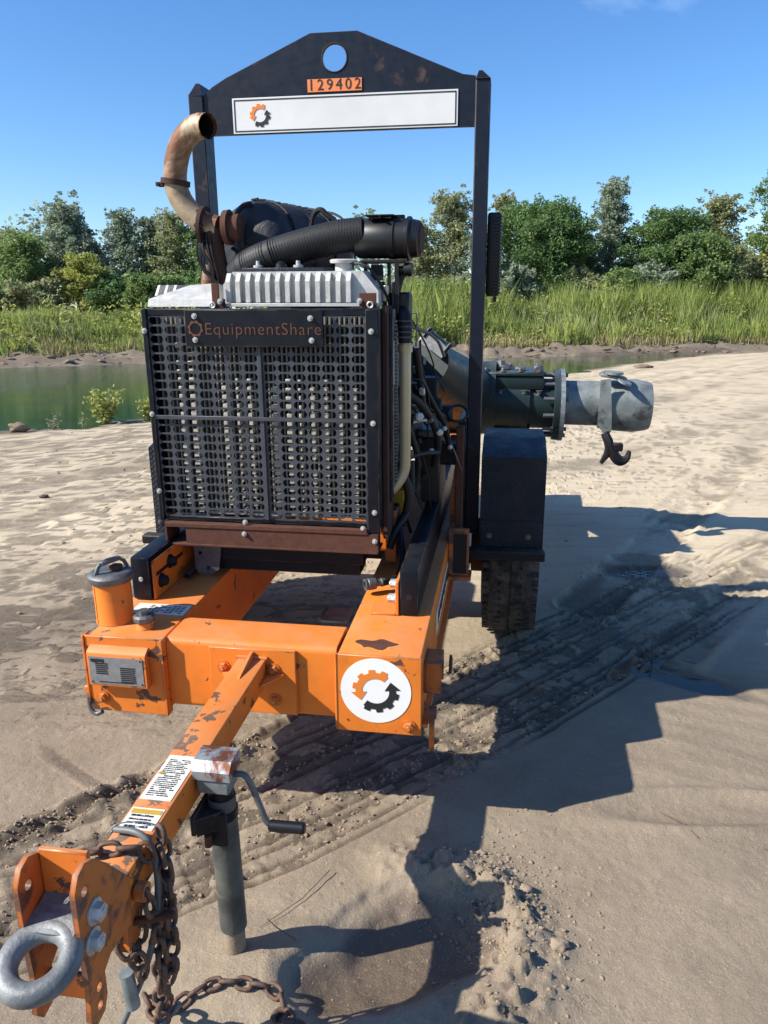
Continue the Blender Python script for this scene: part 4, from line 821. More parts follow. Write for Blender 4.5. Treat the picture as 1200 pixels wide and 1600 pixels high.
m = M().tube([(1.075, VP - .115, .33), (1.10, VP - .13, .285), (1.095, VP - .13, .25), (1.065, VP - .13, .205)], [.020, .024, .018, .009], 8, sub=1)
m.tube([(1.10, VP - .13, .285), (1.125, VP - .13, .235), (1.155, VP - .13, .212), (1.185, VP - .13, .228), (1.19, VP - .13, .26)], [.020, .024, .022, .016, .009], 8, sub=2); m.box(1.085, 1.16, VP - .145, VP - .115, .258, .292, .006); part('hook_latch', m, 'black_matte', cj)
PM = Matrix.Translation((-.3194, .8923, -.4643)) @ Matrix.Scale(1.5, 4)            # twelve-inch pump end, behind the wheels
for q in (pmp, vbo, gp, cj):
    for o in [q] + list(q.children):
        if q in (gp, cj): o.data.transform(Matrix.Translation((.886, 0, 0)) @ Matrix.Diagonal((.88, 1, 1, 1)) @ Matrix.Translation((-.886, 0, 0)))
        o.data.transform(PM)

# ------------------------------------------------------------------ chains and cables hanging from the hitch
def link_mesh(L=.042, Wd=.028, r=.0048):
    pts = []; rr0 = (Wd - 2 * r) / 2 + r / 2; s = L / 2 - Wd / 2
    for sx, a0 in ((1, -90), (-1, 90)):
        for i in range(6): a = R(a0 + i * 36); pts.append((sx * s + rr0 * math.cos(a), rr0 * math.sin(a), 0))
    return M().tube(pts, r, 7, closed=True).mesh('chain_link', 80)
LINK = link_mesh(); LINK.materials.append(MAT['chain'])
def chain(name, pts, label, pitch=.0335, roll=0., group='rusty safety chains on the hitch'):
    pts = [Vector(p) for p in pts]; q = pts
    for _ in range(2):
        n = [q[0]]
        for a, b in zip(q[:-1], q[1:]): n += [a.lerp(b, .25), a.lerp(b, .75)]
        q = n + [q[-1]]
    root = bpy.data.objects.new(name, None); col.objects.link(root); root.location = pts[0]; tag(root, label, 'chain', group)
    acc = 0; want = 0; i = 0
    for a, b in zip(q[:-1], q[1:]):
        l = (b - a).length
        while want <= acc + l:
            p = a.lerp(b, (want - acc) / l); d = (b - a).normalized(); x, y, _ = frame_of(d); an = roll + (i % 2) * math.pi / 2 + math.sin(i * 2.3) * .25
            z = x * math.cos(an) + y * math.sin(an); yy = z.cross(d)
            o = bpy.data.objects.new('chain_link', LINK); col.objects.link(o); o.parent = root
            mt = Matrix((d, yy, z)).transposed().to_4x4(); mt.translation = p - pts[0]; o.matrix_local = mt; want += pitch; i += 1
        acc += l
    return root
def G(x, y, up=.008): return Vector((x, y, gz(x, y) + up))
chain('safety_chain', [TW(.050, -.775, -.085), TW(.065, -.765, -.13), TW(.055, -.75, -.24), TW(.045, -.74, -.36), TW(.035, -.73, -.455)], 'rusty chain hanging straight down from the eye on the right of the hitch')
chain('safety_chain', [TW(.058, -.70, -.02), TW(.062, -.70, -.10), TW(.052, -.71, -.22), TW(.040, -.72, -.34), TW(.050, -.73, -.40), G(-.47, 1.30)], 'rusty chain draped over the tongue and hanging beside the grey cable', roll=.7)
chain('safety_chain', [G(-.495, 1.31), G(-.47, 1.275), G(-.44, 1.275), G(-.405, 1.31), G(-.36, 1.335), G(-.31, 1.335), G(-.27, 1.325), G(-.235, 1.325), G(-.21, 1.30), G(-.205, 1.27), G(-.22, 1.245)], 'rusty chain lying in a curve on the sand by the jack foot', roll=.4)
chain('safety_chain', [TW(-.046, -.76, -.02), TW(-.02, -.755, -.018), TW(.015, -.745, -.017), TW(.046, -.735, -.02), TW(.052, -.74, -.06)], 'short rusty chain wrapped across the top of the tongue', roll=1.2)
chain('safety_chain', [TW(.0, -.79, -.16), TW(.025, -.80, -.19), TW(.045, -.79, -.22), TW(.04, -.78, -.27), TW(.02, -.77, -.24), TW(.03, -.76, -.18)], 'bunched rusty chain loop under the hitch plate', roll=.2)
hkm = M().tube([(0, 0, .02), (.03, .005, .012), (.05, -.015, .010), (.045, -.045, .010), (.015, -.05, .010), (0, -.035, .010)], [.008, .010, .012, .012, .010, .006], 10, sub=2); hkm.tube([(.0 + .02 * math.cos(a), .012 + .02 * math.sin(a), .016) for a in np.linspace(0, 6.283, 20, endpoint=False)], .0065, 8, closed=True)
me = hkm.mesh('chain_hook', 80); o = link('chain_hook', me, None, MAT['chain']); o.location = G(-.205, 1.245, -.002); tag(o, 'dark steel grab hook at the end of the chain on the sand', 'hook')
chain('safety_chain', [TW(.066, -.72, -.05), TW(.072, -.72, -.13), TW(.060, -.735, -.25), TW(.062, -.74, -.33), TW(.075, -.735, -.26), TW(.078, -.73, -.15)], 'doubled rusty chain loop hanging outermost on the right of the tongue', roll=1.0)
def cable(name, pts, r, mat, label, cat='cable', world=True):
    pts = [Vector(p) for p in pts]; me = M().tube([p - pts[0] for p in pts], r, 9, sub=3).mesh(name, 80); o = link(name, me, None, MAT[mat]); o.location = pts[0]; tag(o, label, cat); return o
k = flat('grey_cable_jacket', (.12, .125, .125), .5, .2, .1); MAT['cable'] = k
cable('breakaway_cable', [TW(-.03, -.70, -.020), TW(.02, -.71, -.010), TW(.052, -.72, -.030), TW(.060, -.73, -.12), TW(.045, -.76, -.24), TW(.010, -.80, -.33), TW(-.020, -.82, -.40), TW(.0, -.78, -.445), TW(.05, -.72, -.42), TW(.065, -.71, -.40)], .0062, 'cable', 'thick grey cable looping over the tongue and down to the sand')
cable('tie_wire', [TW(-.045, -.70, -.028), TW(-.03, -.69, -.012), TW(.03, -.67, -.020), TW(.052, -.66, -.06), TW(.05, -.67, -.10)], .0013, 'galv', 'thin bright wire twisted round the tongue', 'wire')
# ------------------------------------------------------------------ vegetation
def leaf_mat(name, c0, c1, trans=.45):
    k = N(name); a = k.n.new('ShaderNodeAttribute'); a.attribute_name = 'tint'
    cc = k.mix(a.outputs['Fac'], c0, c1); k.set('Base Color', cc); k.set('Roughness', .55); k.set('Specular IOR Level', .35)
    tr = k.n.new('ShaderNodeBsdfTranslucent'); k.l.new(cc, tr.inputs[0]); ms = k.n.new('ShaderNodeMixShader'); ms.inputs[0].default_value = trans
    k.l.new(k.b.outputs[0], ms.inputs[1]); k.l.new(tr.outputs[0], ms.inputs[2]); k.l.new(ms.outputs[0], k.n['Material Output'].inputs[0]); return k.m
MAT['bark'] = flat('grey_bark', (.20, .175, .145), .9, .35, .5); MAT['bark_pale'] = flat('pale_bark', (.42, .40, .35), .85, .25, .4)
LM = {'dark': leaf_mat('deep_green_leaves', (0.066, 0.126, 0.046), (0.192, 0.300, 0.096)), 'blue': leaf_mat('grey_green_leaves', (0.168, 0.216, 0.150), (0.360, 0.426, 0.294)),
      'mid': leaf_mat('mid_green_leaves', (0.108, 0.174, 0.066), (0.276, 0.372, 0.120)), 'yel': leaf_mat('yellow_green_leaves', (0.216, 0.252, 0.060), (0.480, 0.492, 0.132)), 'olive': leaf_mat('olive_leaves', (0.180, 0.204, 0.096), (0.396, 0.420, 0.216)),
      'reed': leaf_mat('reed_blades', (.13, .205, .045), (.42, .48, .14), .4), 'dry': leaf_mat('dry_stems', (.22, .19, .08), (.42, .38, .18), .3)}
def quads(name, C, size, tint, mat, droop=0., aspect=1.7, parent=None):
    """leaf faces: centres C (n,3)"""
    n = len(C); d = rng.normal(size=(n, 3)); d[:, 2] = d[:, 2] * .6 - droop; d /= np.linalg.norm(d, axis=1)[:, None]
    e = rng.normal(size=(n, 3)); e -= (e * d).sum(1)[:, None] * d; e /= np.linalg.norm(e, axis=1)[:, None]
    s = size * rng.uniform(.6, 1.3, (n, 1)); a, b = d * s * aspect * .5, e * s * .5
    V = np.stack([C - a, C + b * .9 , C + a, C - b * .9], 1).reshape(-1, 3)
    me = bpy.data.meshes.new(name); me.vertices.add(n * 4); me.vertices.foreach_set('co', V.ravel()); me.loops.add(n * 4)
    me.loops.foreach_set('vertex_index', np.arange(n * 4, dtype=np.int32)); me.polygons.add(n); me.polygons.foreach_set('loop_start', np.arange(0, n * 4, 4, dtype=np.int32)); me.update(calc_edges=True)
    at = me.attributes.new('tint', 'FLOAT', 'POINT'); at.data.foreach_set('value', np.repeat(tint, 4).astype(np.float32)); me.materials.append(LM[mat]); return me
def tree(x, y, h, wd, kind, label, seed, bark='bark', dens=1.0, leaf=.15, shape='broad', base=.22, group='trees along the far bank', name='tree', cat='tree', lean=0.):
    rd = random.Random(seed); z0 = gz(x, y) - .08; root = bpy.data.objects.new(name, None); col.objects.link(root); root.location = (x, y, z0); tag(root, label, cat, group)
    tr = M(); hh = h * .93; top = []
    ph, ph2 = rd.uniform(0, 6), rd.uniform(0, 6)
    P = [Vector((lean * h * t * t + .03 * h * math.sin(ph + t * 4) * t, .03 * h * math.sin(ph2 + t * 3.5) * t, hh * t)) for t in np.linspace(0, 1, 9)]
    tr.tube(P, [max(.012, h * .017 * (1 - t) ** .8) for t in np.linspace(0, 1, 9)], 7)
    cl = []; nl = int((14 + h * 3.0) * (1.5 if shape != 'broad' else 1.25)); cs_ = .70 if shape != 'broad' else .9
    for i in range(nl):
        t = base + (1 - base) * ((i + rd.random()) / nl) ** (.85); k2 = min(7, int(t * 8)); p = P[k2].lerp(P[k2 + 1], t * 8 - k2)
        if shape == 'broad': ex = math.sin(math.pi * min(1, max(.08, (t - base * .6) / (1.02 - base * .6)) ** .75)) ** .6
        elif shape == 'cone': ex = 1.05 - t * .85
        else: ex = (.35 + .65 * rd.random()) * (1.15 - t * .75)
        an = i * 2.4 + rd.uniform(-.4, .4); L = wd * .5 * ex * rd.uniform(.55, 1.08)
        q = p + Vector((math.cos(an) * L, math.sin(an) * L, L * rd.uniform(.15, .7))); mid = p.lerp(q, .5) + Vector((0, 0, L * .1))
        tr.tube([p, mid, q], [h * .0055 * (1.1 - t), h * .0038 * (1.1 - t), .008], 5)
        cl.append((q, wd * rd.uniform(.09, .17) * (.75 + .4 * ex))); cl.append((mid, wd * rd.uniform(.09, .15) * (.6 + .5 * ex)))
        for _k in range(2): cl.append((q + Vector((rd.uniform(-1, 1), rd.uniform(-1, 1), rd.uniform(-.4, .8))) * wd * .13, wd * rd.uniform(.06, .12)))
    if shape != 'broad':
        for i in range(26):
            t = rd.uniform(.45, 1.0); k2 = min(7, int(t * 8)); p = P[k2].lerp(P[k2 + 1], t * 8 - k2); an = rd.uniform(0, 6.28); L = wd * .55 * (1.25 - t * .85) * rd.uniform(.7, 1.15)
            cl.append((p + Vector((math.cos(an) * L, math.sin(an) * L, L * .7 + h * .03 * rd.random())), wd * rd.uniform(.035, .075)))
    cl.append((P[8], wd * .09)); cl.append((P[7], wd * .12))
    cl = [(c0_, r0_ * cs_) for c0_, r0_ in cl]
    part_ = link('trunk', tr.mesh('trunk', 60), root, MAT[bark])
    Cs, Ts = [], []
    for c_, r_ in cl:
        n = max(14, int(dens * 120 * (r_ / .5) ** 1.6 * (.15 / leaf) ** 1.5)); v = rng.normal(size=(n, 3)); v /= np.linalg.norm(v, axis=1)[:, None]
        v = v * (rng.random((n, 1)) ** .38) * r_ * 1.25 * (1 + .35 * np.sin(v[:, :1] * 5 + rd.uniform(0, 6))); v[:, 2] *= .72; Cs.append(np.array(c_) + v); Ts.append(np.clip(rng.normal(rd.uniform(.3, .7), .22, n), 0, 1))
    link('crown', quads('crown', np.concatenate(Cs), leaf, np.concatenate(Ts), kind, .15), root); return root
T = [ # x, y, height, width, kind, shape, bark, density, label
 (-20.5, 43, 4.6, 3.6, 'olive', 'broad', 'bark_pale', .8, 'low loose olive tree at the far left edge of the bank'),
 (-18.7, 41.5, 4.4, 3.0, 'mid', 'broad', 'bark_pale', .8, 'small pale-trunked tree left of the tall grey-green tree'),
 (-16.7, 43.5, 6.2, 3.6, 'blue', 'cone', 'bark', 1.5, 'tall dense grey-green tree, highest on the left bank'),
 (-15.2, 40.5, 3.7, 1.9, 'yel', 'broad', 'bark', 1.2, 'small yellow-green tree in front of the taller left trees'),
 (-14.1, 43.5, 5.9, 2.6, 'blue', 'loose', 'bark_pale', .9, 'thin-crowned grey tree with sky showing through, left bank'),
 (-12.9, 44.5, 5.6, 2.6, 'blue', 'loose', 'bark', .9, 'loose tree behind the exhaust pipe side of the left bank'),
 (-11.4, 43.5, 5.7, 3.4, 'olive', 'loose', 'bark', .9, 'wispy olive tree just left of the radiator'),
 (-9.3, 43, 4.6, 3.8, 'mid', 'loose', 'bark', 1.0, 'wispy green tree behind the exhaust flange'),
 (-7.0, 43, 4.0, 3.4, 'mid', 'broad', 'bark', 1.0, 'rounded tree hidden mostly behind the silencer'),
 (2.0, 44, 5.4, 3.2, 'olive', 'loose', 'bark_pale', .8, 'pale tree close behind the air cleaner end'),
 (3.6, 43.5, 6.6, 3.5, 'olive', 'loose', 'bark_pale', 1.0, 'pale olive tree with white trunks between engine and right post'),
 (4.9, 41, 4.6, 2.3, 'blue', 'loose', 'bark_pale', .9, 'thin tree with a bare white trunk beside the right post'),
 (6.6, 45.5, 7.1, 2.4, 'olive', 'loose', 'bark', 1.0, 'narrow olive treetop above the control panel'),
 (8.3, 42, 6.2, 4.4, 'dark', 'broad', 'bark', 1.7, 'big dense deep-green oak right of the post'),
 (10.5, 43.5, 4.9, 3.0, 'olive', 'loose', 'bark', 1.1, 'olive-brown thicket tree between the oak and the tall tree'),
 (12.0, 43.5, 7.5, 3.0, 'blue', 'loose', 'bark', 1.1, 'tall narrow tree with an airy top, centre of the right bank'),
 (14.5, 42, 5.9, 3.4, 'dark', 'broad', 'bark', 1.6, 'dark rounded tree right of the tall airy one'),
 (16.2, 41, 4.6, 2.8, 'mid', 'broad', 'bark', 1.5, 'shorter green tree left of the feathery one'),
 (17.6, 43.5, 6.9, 3.4, 'olive', 'loose', 'bark', 1.1, 'feathery olive tree near the right edge of the picture'),
 (20.4, 42, 8.3, 4.0, 'mid', 'loose', 'bark', 1.2, 'tallest tree, cut off by the right edge of the picture'),
 (23.0, 43, 7.5, 4.5, 'dark', 'broad', 'bark', 1.2, 'dark tree beyond the right edge of the picture'),
 (-23.5, 43, 5.2, 3.6, 'blue', 'loose', 'bark', .9, 'grey-green tree beyond the left edge of the picture'),
]
for i, (x, y, h, wd, kd, shp, bk, dn, lb) in enumerate(T):
    kf = 1.13 if x > 5 else (1.06 if x > 0 else 1.0); x, y, h, wd = x * kf, y * kf, 1.0 + (h - 1.0) * kf + .25, wd * kf; tree(x, y, h - (.3 if shp == 'broad' else .05), wd * (1.22 if shp == 'broad' else 1.08), kd, lb, 100 + i, bk, dn * (.75 if shp != 'broad' else .8), .10, shp, .16 if shp == 'broad' else .25)
S = [(-19.6, 39.5, 1.9, 3.0, 'mid', 'low green shrub at the foot of the far left trees'), (-17.4, 39.8, 2.0, 2.8, 'olive', 'olive shrub under the tall grey-green tree'), (-13.6, 40, 2.3, 2.6, 'dark', 'dark shrub under the thin-crowned trees on the left'),
     (-11.6, 40, 2.2, 3.2, 'mid', 'green shrub left of the radiator'), (-9.0, 40, 2.2, 3.2, 'dark', 'dark shrub beside the radiator edge'), (2.4, 40, 2.2, 2.6, 'dark', 'dark shrub below the pale tree behind the engine'), (4.6, 39, 1.9, 2.0, 'dark', 'dark shrub left of the right post'), (6.3, 39.6, 3.0, 2.3, 'blue', 'grey-green shrub just right of the post'),
     (9.9, 39.8, 2.6, 3.0, 'olive', 'olive shrub in front of the oak'), (11.6, 39.2, 2.6, 2.6, 'mid', 'green shrub below the tall airy tree'), (13.3, 39.8, 2.9, 2.8, 'blue', 'grey-green shrub left of the dark rounded tree'), (15.4, 39.5, 3.0, 2.8, 'mid', 'bushy shrub below the dark rounded tree'),
     (17.3, 39.5, 3.8, 3.0, 'olive', 'tall shrub under the feathery olive tree'), (19.3, 39.5, 3.6, 3.2, 'yel', 'yellow-green shrub at the right edge of the picture'), (21.5, 39, 3.0, 3.0, 'mid', 'green shrub beyond the right edge')]
for i, (x, y, h, wd, kd, lb) in enumerate(S):
    kf = 1.0 if x < 0 else np.interp(x, [0, 8, 22], [1.04, 1.12, 1.22]); x, y, h, wd = x * kf, y * kf, .6 + (h - .6) * kf, wd * kf; tree(x, y, h, wd, kd, lb, 300 + i, 'bark', 1.5, .12, 'broad', .02, 'shrubs below the bank trees', 'shrub', 'shrub')
# a far wood closing the gaps behind the trees, haze put into its leaf colour
n = 30000; xx = rng.uniform(-36, 38, n); zt = 2.3 + 3.2 * (fbm(xx * .35, xx * 0, 201, 4) + .5); yy = np.where(xx < 0, 50, 57) + rng.uniform(-2.5, 1.5, n); zt = zt * np.where(xx < 0, 1.3, 1.0); zz = .6 + zt * rng.random(n) ** .8
me = quads('distant_wood', np.stack([xx, yy, zz], 1), .24, rng.random(n), 'blue', .1, 1.4); tag(link('distant_wood', me), 'haze-coloured belt of woodland behind the bank trees', 'woodland', kind='stuff')
# reeds and tall grass of the far bank
def blades(name, X, Y, Hh, wid, tint, mat, label, seedz=0):
    n = len(X); Z = ground(X, Y)[0] - .03; a = rng.uniform(0, 6.283, n); lean = rng.normal(0, .17, (n, 2)); dx, dy = np.cos(a) * wid / 2, np.sin(a) * wid / 2
    V = np.stack([np.stack([X - dx, Y - dy, Z], 1), np.stack([X + dx, Y + dy, Z], 1), np.stack([X + lean[:, 0] * Hh * .5 + dx * .7, Y + lean[:, 1] * Hh * .5 + dy * .7, Z + Hh * .6], 1), np.stack([X + lean[:, 0] * Hh * 1.2, Y + lean[:, 1] * Hh * 1.2, Z + Hh], 1), np.stack([X + lean[:, 0] * Hh * .5 - dx * .7, Y + lean[:, 1] * Hh * .5 - dy * .7, Z + Hh * .6], 1)], 1).reshape(-1, 3)
    me = bpy.data.meshes.new(name); me.vertices.add(n * 5); me.vertices.foreach_set('co', V.ravel()); b = np.arange(n) * 5
    me.loops.add(n * 5); me.loops.foreach_set('vertex_index', (b[:, None] + np.array([0, 1, 2, 3, 4])).ravel().astype(np.int32)); me.polygons.add(n); me.polygons.foreach_set('loop_start', (np.arange(n) * 5).astype(np.int32)); me.update(calc_edges=True)
    at = me.attributes.new('tint', 'FLOAT', 'POINT'); at.data.foreach_set('value', np.repeat(tint, 5).astype(np.float32)); me.materials.append(LM[mat]); return tag(link(name, me), label, 'grass', kind='stuff')
n = 105000; X = rng.uniform(-27, 30, n); s_ = 2.3 + 9.2 * rng.random(n) ** 1.05; Y = np.interp(X, FAR[:, 0], FAR[:, 1]) + s_
cl = fbm(X * 1.1, Y * 1.1, 211, 3); cl2 = fbm(X * .35, Y * .35, 213, 3)
left = ss(2, -6, X); Hh = (.35 + .85 * ss(2.3, 6.5, s_) + 1.0 * np.maximum(cl + .1, 0) + .45 * cl2) * rng.uniform(.35, 1.15, n) * (1.38 - .92 * left + .3 * ss(6, 18, X)) * (.75 + .9 * (fbm(X * .45, Y * .9, 219, 3) + .25)); keep = (cl > -.30 + .25 * (s_ < 4.5)) & (Hh > .15)
X, Y, Hh, s_, cl, cl2 = (v[keep] for v in (X, Y, Hh, s_, cl, cl2)); tint = np.clip(.62 - .05 * (s_ - 3.2) + .5 * fbm(X * .8, Y * .8, 217, 3) + rng.normal(0, .16, len(X)), 0, 1)
blades('bank_grass', X, Y, np.clip(Hh, .2, 2.6), .032, tint, 'reed', 'tall bright green reeds and grass covering the far bank')
n = 16000; X = rng.uniform(-27, 30, n); Y = np.interp(X, FAR[:, 0], FAR[:, 1]) + 2.0 + 2.2 * rng.random(n); m_ = fbm(X * .7, Y * .7, 221, 3) > -.02; X, Y = X[m_], Y[m_]
blades('dry_bank_grass', X, Y, rng.uniform(.2, .6, len(X)), .04, rng.random(len(X)), 'dry', 'straw-coloured dry grass at the foot of the reeds')
n = 9000; X = rng.uniform(-27, 32, n); Y = np.interp(X, FAR[:, 0], FAR[:, 1]) + 3.4 + 7 * rng.random(n); m_ = fbm(X * .5, Y * .7, 231, 3) > .06; X, Y = X[m_], Y[m_]
blades('weed_stalks', X, Y, rng.uniform(.6, 1.7, len(X)) * (1 - .4 * ss(2, -6, X)), .05, rng.random(len(X)), 'olive', 'olive-brown weed stalks in patches among the reeds')
n = 60000; X = rng.uniform(-27, 33, n); s_ = 2.6 + 9.5 * rng.random(n); Y = np.interp(X, FAR[:, 0], FAR[:, 1]) + s_; tp_ = (.25 + .9 * ss(2.6, 7, s_) + 1.5 * np.maximum(fbm(X * .8, Y * .8, 261, 3) + .05, 0)) * (1.15 - .55 * ss(2, -6, X)); kp = fbm(X * .55, Y * .55, 263, 3) > -.08
X, Y, tp_ = X[kp], Y[kp], tp_[kp]; Z = ground(X, Y)[0] + tp_ * rng.random(len(X)) ** .6
me = quads('bank_weeds', np.stack([X, Y, Z], 1), .085, np.clip(.5 + .9 * fbm(X * .9, Y * .9, 265, 3) + rng.normal(0, .2, len(X)), 0, 1), 'yel', -.25, 2.4); tag(link('bank_weeds', me), 'leafy yellow-green weeds growing through the bank grass', 'weeds', kind='stuff')
# saplings at the near water's edge, sprigs, driftwood lump
def sapling(x, y, h, wd, kd, label, seed, name='sapling', n=14, leaf=.045, dens=1.0, cat='sapling', group=None):
    rd = random.Random(seed); z0 = gz(x, y) - .03; root = bpy.data.objects.new(name, None); col.objects.link(root); root.location = (x, y, z0); tag(root, label, cat, group); st = M(); C = []
    for i in range(n):
        a, b = rd.uniform(0, 6.28), rd.uniform(.1, .5) * wd; hh = h * rd.uniform(.55, 1); p = [Vector((rd.uniform(-.05, .05) * wd, rd.uniform(-.05, .05) * wd, 0)), Vector((math.cos(a) * b * .5, math.sin(a) * b * .5, hh * .5)), Vector((math.cos(a) * b, math.sin(a) * b, hh))]
        st.tube(p, [.006, .004, .002], 4)
        for j in range(int(26 * dens)): t = rd.uniform(.2, 1); q = p[0].lerp(p[1], t * 2) if t < .5 else p[1].lerp(p[2], t * 2 - 1); C.append(np.array(q) + np.array([rd.gauss(0, .04), rd.gauss(0, .04), rd.gauss(0, .03)]))
    link('stems', st.mesh('stems', 60), root, MAT['bark']); link('leaves', quads('leaves', np.array(C), leaf, rng.random(len(C)), kd, .0, 2.2), root); return root
sapling(-4.40, 12.15, .62, .62, 'yel', 'taller yellowish sapling at the water edge left of the radiator', 1, dens=1.0, leaf=.042, n=24); sapling(-3.80, 12.5, .50, .42, 'yel', 'smaller sapling touching the radiator edge at the waterline', 2, leaf=.042, n=16)
sapling(-4.95, 11.45, .30, .25, 'olive', 'sparse sprig standing in the shallow water on the left', 3, 'sprig', 5, .02, .5, 'sprig'); sapling(-4.62, 11.75, .26, .08, 'olive', 'thin upright sprig between the rock and the saplings', 4, 'sprig', 3, .02, .6, 'sprig')
def lump(name, x, y, s, mat, label, cat, sq=(1, .7, .5), seed=1, group=None, zoff=0.):
    bm = bmesh.new(); bmesh.ops.create_icosphere(bm, subdivisions=3, radius=1); rd = np.array([v.co for v in bm.verts]); nn = fbm(rd[:, 0] * 1.6 + seed * 9, rd[:, 1] * 1.6 + rd[:, 2] * 2.1, seed, 4)
    for v, q in zip(bm.verts, nn): v.co *= 1 + .7 * q; v.co = Vector((v.co.x * sq[0], v.co.y * sq[1], v.co.z * sq[2])) * s
    me = bpy.data.meshes.new(name); bm.to_mesh(me); bm.free(); me.shade_smooth(); me.materials.append(mat); o = link(name, me); o.location = (x, y, gz(x, y) + s * sq[2] * .35 + zoff); return tag(o, label, cat, group)
ROCK = flat('mud_caked_rock', (.20, .15, .11), .95, .4, .9, .2, 9)
lump('rock', -5.30, 11.12, .13, ROCK, 'brown rock in the shallows at the left picture edge', 'rock', (1, .6, .6), 3, zoff=.04)
lump('mud_clod', -4.12, 12.05, .06, ROCK, 'dark clod on the shore below the taller sapling', 'clod', (1.3, .7, .5), 5)
lump('mud_clod', -2.72, 6.0, .035, flat('dark_clod', (.07, .055, .045), .95, .4, .9, .2, 9), 'dark clod alone on the pale sand left of the filler neck', 'clod', (1, .8, .6), 6)
lump('mud_clod', 8.2, 24.6, .16, ROCK, 'dark clod on the shore beyond the pump', 'clod', (1.8, .6, .5), 7)
CL = flat('sand_clod', (.27, .21, .15), .95, .25, .8, .2, 9)
for i, (x, y, s, lb) in enumerate(((.35, 1.62, .017, 'largest crumbly sand lump on the rim of the water pit'), (.40, 1.45, .020, 'dark damp lump at the right rim of the water pit'), (.26, 1.77, .013, 'small lump at the top of the pit rim'))): lump('sand_lump', x, y, s, CL, lb, 'sand lump', (1.2, .9, .6), 20 + i, 'sand lumps on the pit rim')
# pebbles, crumbs and shell bits strewn over the sand: nobody could count them
def along(P, n, sp):
    P = np.array(P); sg = np.hypot(*(P[1:] - P[:-1]).T); t = rng.random(n) * sg.sum(); c = np.concatenate([[0], np.cumsum(sg)]); x = np.interp(t, c, P[:, 0]); y = np.interp(t, c, P[:, 1]); k2 = np.clip(np.searchsorted(c, t) - 1, 0, len(sg) - 1); d = (P[1:] - P[:-1]) / sg[:, None]; o_ = rng.normal(0, 1, n) * sp if np.isscalar(sp) else sp(n)
    return x - d[k2, 1] * o_, y + d[k2, 0] * o_
A = along(TR1[1:7], 3800, lambda n: rng.uniform(-.27, .27, n)); B = along(TR1[1:7], 1700, lambda n: rng.choice([-.26, .26, -.12, .12], n) + rng.normal(0, .012, n)); C2 = along([(-1.7, 1.55), (-1.06, 1.86), (-.74, 2.12), (-.42, 2.36)], 900, .022)
bx = rng.uniform(-7, 4, 2600); by = 3.2 + 8 * rng.random(2600) ** 1.3; kp = fbm(bx * 1.6, by * 4, 241, 4) > .08; bx, by = bx[kp], by[kp]
qx = np.concatenate([rng.normal(.30, .09, 1100), rng.uniform(-1.2, 1.2, 900)]); qy = np.concatenate([rng.normal(1.58, .14, 1100), rng.uniform(1.15, 3, 900)])
ck = fbm(A[0] * 6, A[1] * 6, 243, 3) > -.05; A = (A[0][ck], A[1][ck])
PX = np.concatenate([A[0], B[0], C2[0], bx, qx]); PY = np.concatenate([A[1], B[1], C2[1], by, qy]); n = len(PX); PZ = ground(PX, PY)[0]
sz = np.concatenate([.0012 + .0055 * rng.random(len(A[0])) ** 3, .0015 + .0055 * rng.random(len(B[0])) ** 2, .0015 + .0045 * rng.random(len(C2[0])) ** 1.5, .003 + .013 * rng.random(len(bx)) ** 3, .001 + .0045 * rng.random(1100) ** 2, .0008 + .0015 * rng.random(900)])
ico = bmesh.new(); bmesh.ops.create_icosphere(ico, subdivisions=1, radius=1); iv = np.array([v.co for v in ico.verts]); fi = np.array([[v.index for v in f.verts] for f in ico.faces]); ico.free()
V = (iv[None] * (1 + .5 * (rng.random((n, len(iv), 1)) - .5))) * np.array([1.15, 1, .7]) * sz[:, None, None] * rng.uniform(.7, 1.3, (n, 1, 3)) + np.stack([PX, PY, PZ + sz * .2], 1)[:, None, :]
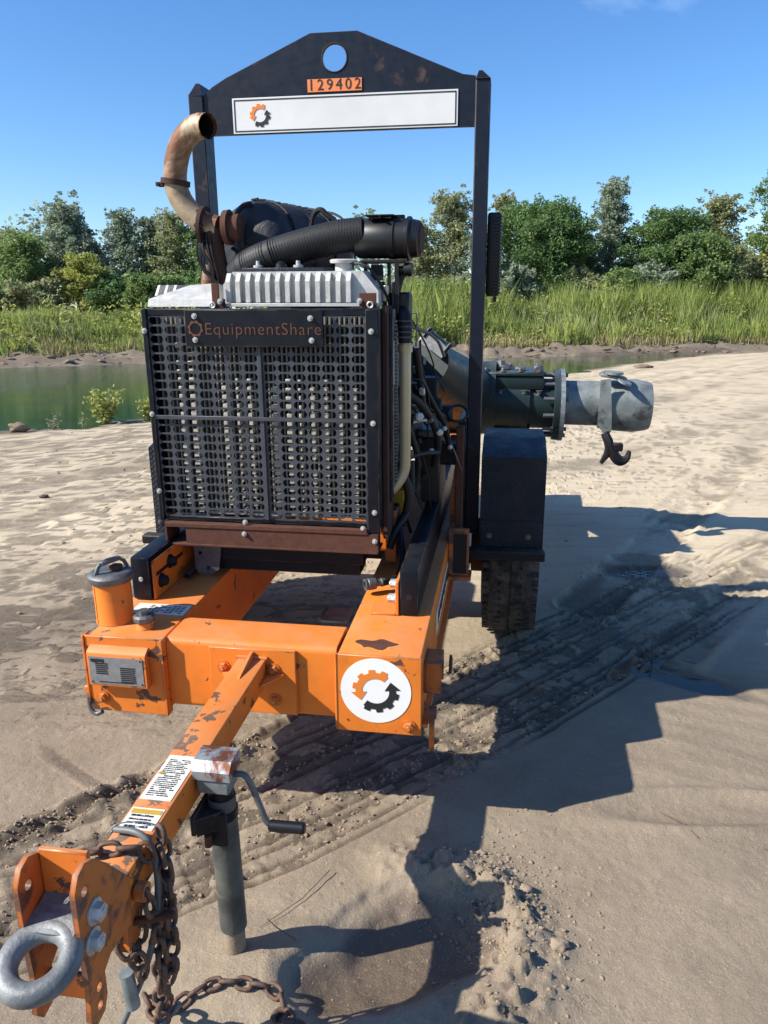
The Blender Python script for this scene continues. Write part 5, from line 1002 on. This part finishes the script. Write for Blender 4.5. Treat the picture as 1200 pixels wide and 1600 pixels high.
F = (fi[None] + (np.arange(n) * len(iv))[:, None, None]).reshape(-1, 3); me = bpy.data.meshes.new('sand_crumbs'); me.from_pydata(V.reshape(-1, 3).tolist(), [], F.tolist()); me.materials.append(CL); tag(link('sand_crumbs', me), 'crumbs of sand and small pebbles strewn over the beach', 'pebbles', kind='stuff')
n = 1500; bx = rng.uniform(-26, 24, n); sb_ = .15 + 2.9 * rng.random(n); by = np.interp(bx, FAR[:, 0], FAR[:, 1]) + sb_; kp = fbm(bx * .5, by * 1.5, 251, 3) > -.12; bx, by = bx[kp], by[kp]; n = len(bx); bz = ground(bx, by)[0]; sz = .03 + .13 * rng.random(n) ** 2.5
V = (iv[None] * (1 + .7 * (rng.random((n, len(iv), 1)) - .5))) * np.array([1.5, .8, .5]) * sz[:, None, None] + np.stack([bx, by, bz], 1)[:, None, :]
F = (fi[None] + (np.arange(n) * len(iv))[:, None, None]).reshape(-1, 3); me = bpy.data.meshes.new('bank_clods'); me.from_pydata(V.reshape(-1, 3).tolist(), [], F.tolist()); me.materials.append(flat('bank_mud', (.17, .135, .10), .95, .5, .8, .2, 3)); tag(link('bank_clods', me), 'broken mud clods along the far waterline', 'clods', kind='stuff')
# twigs
TW_ = flat('weathered_twig', (.14, .10, .07), .9, .3, .3)
def twig(pts, r, label):
    P = [G(x, y, u) for x, y, u in pts]; me = M().tube([p - P[0] for p in P], [r, r * .8, r * .5][:len(P)] + [r * .5] * max(0, len(P) - 3), 6).mesh('twig', 60); me.materials.append(TW_); o = link('twig', me); o.location = P[0]; tag(o, label, 'twig')
twig([(-.14, 1.70, .012), (-.20, 1.60, .008), (-.29, 1.50, .004)], .0014, 'dark bent twig on the damp sand right of the jack')
twig([(1.14, 3.02, .0), (1.135, 3.0, .06), (1.12, 2.99, .09)], .004, 'short twig sticking up beside the shaded puddle')
twig([(.80, 1.95, .006), (.84, 1.88, .006), (.86, 1.82, .004)], .002, 'small dark twig on the smooth sand lower right')
twig([(1.02, 1.78, .004), (1.05, 1.76, .004)], .0025, 'pale splinter near the right picture edge'); twig([(-.20, 1.46, .004), (-.24, 1.44, .05), (-.26, 1.44, .07)], .0016, 'thin dry stalk standing by the jack foot')
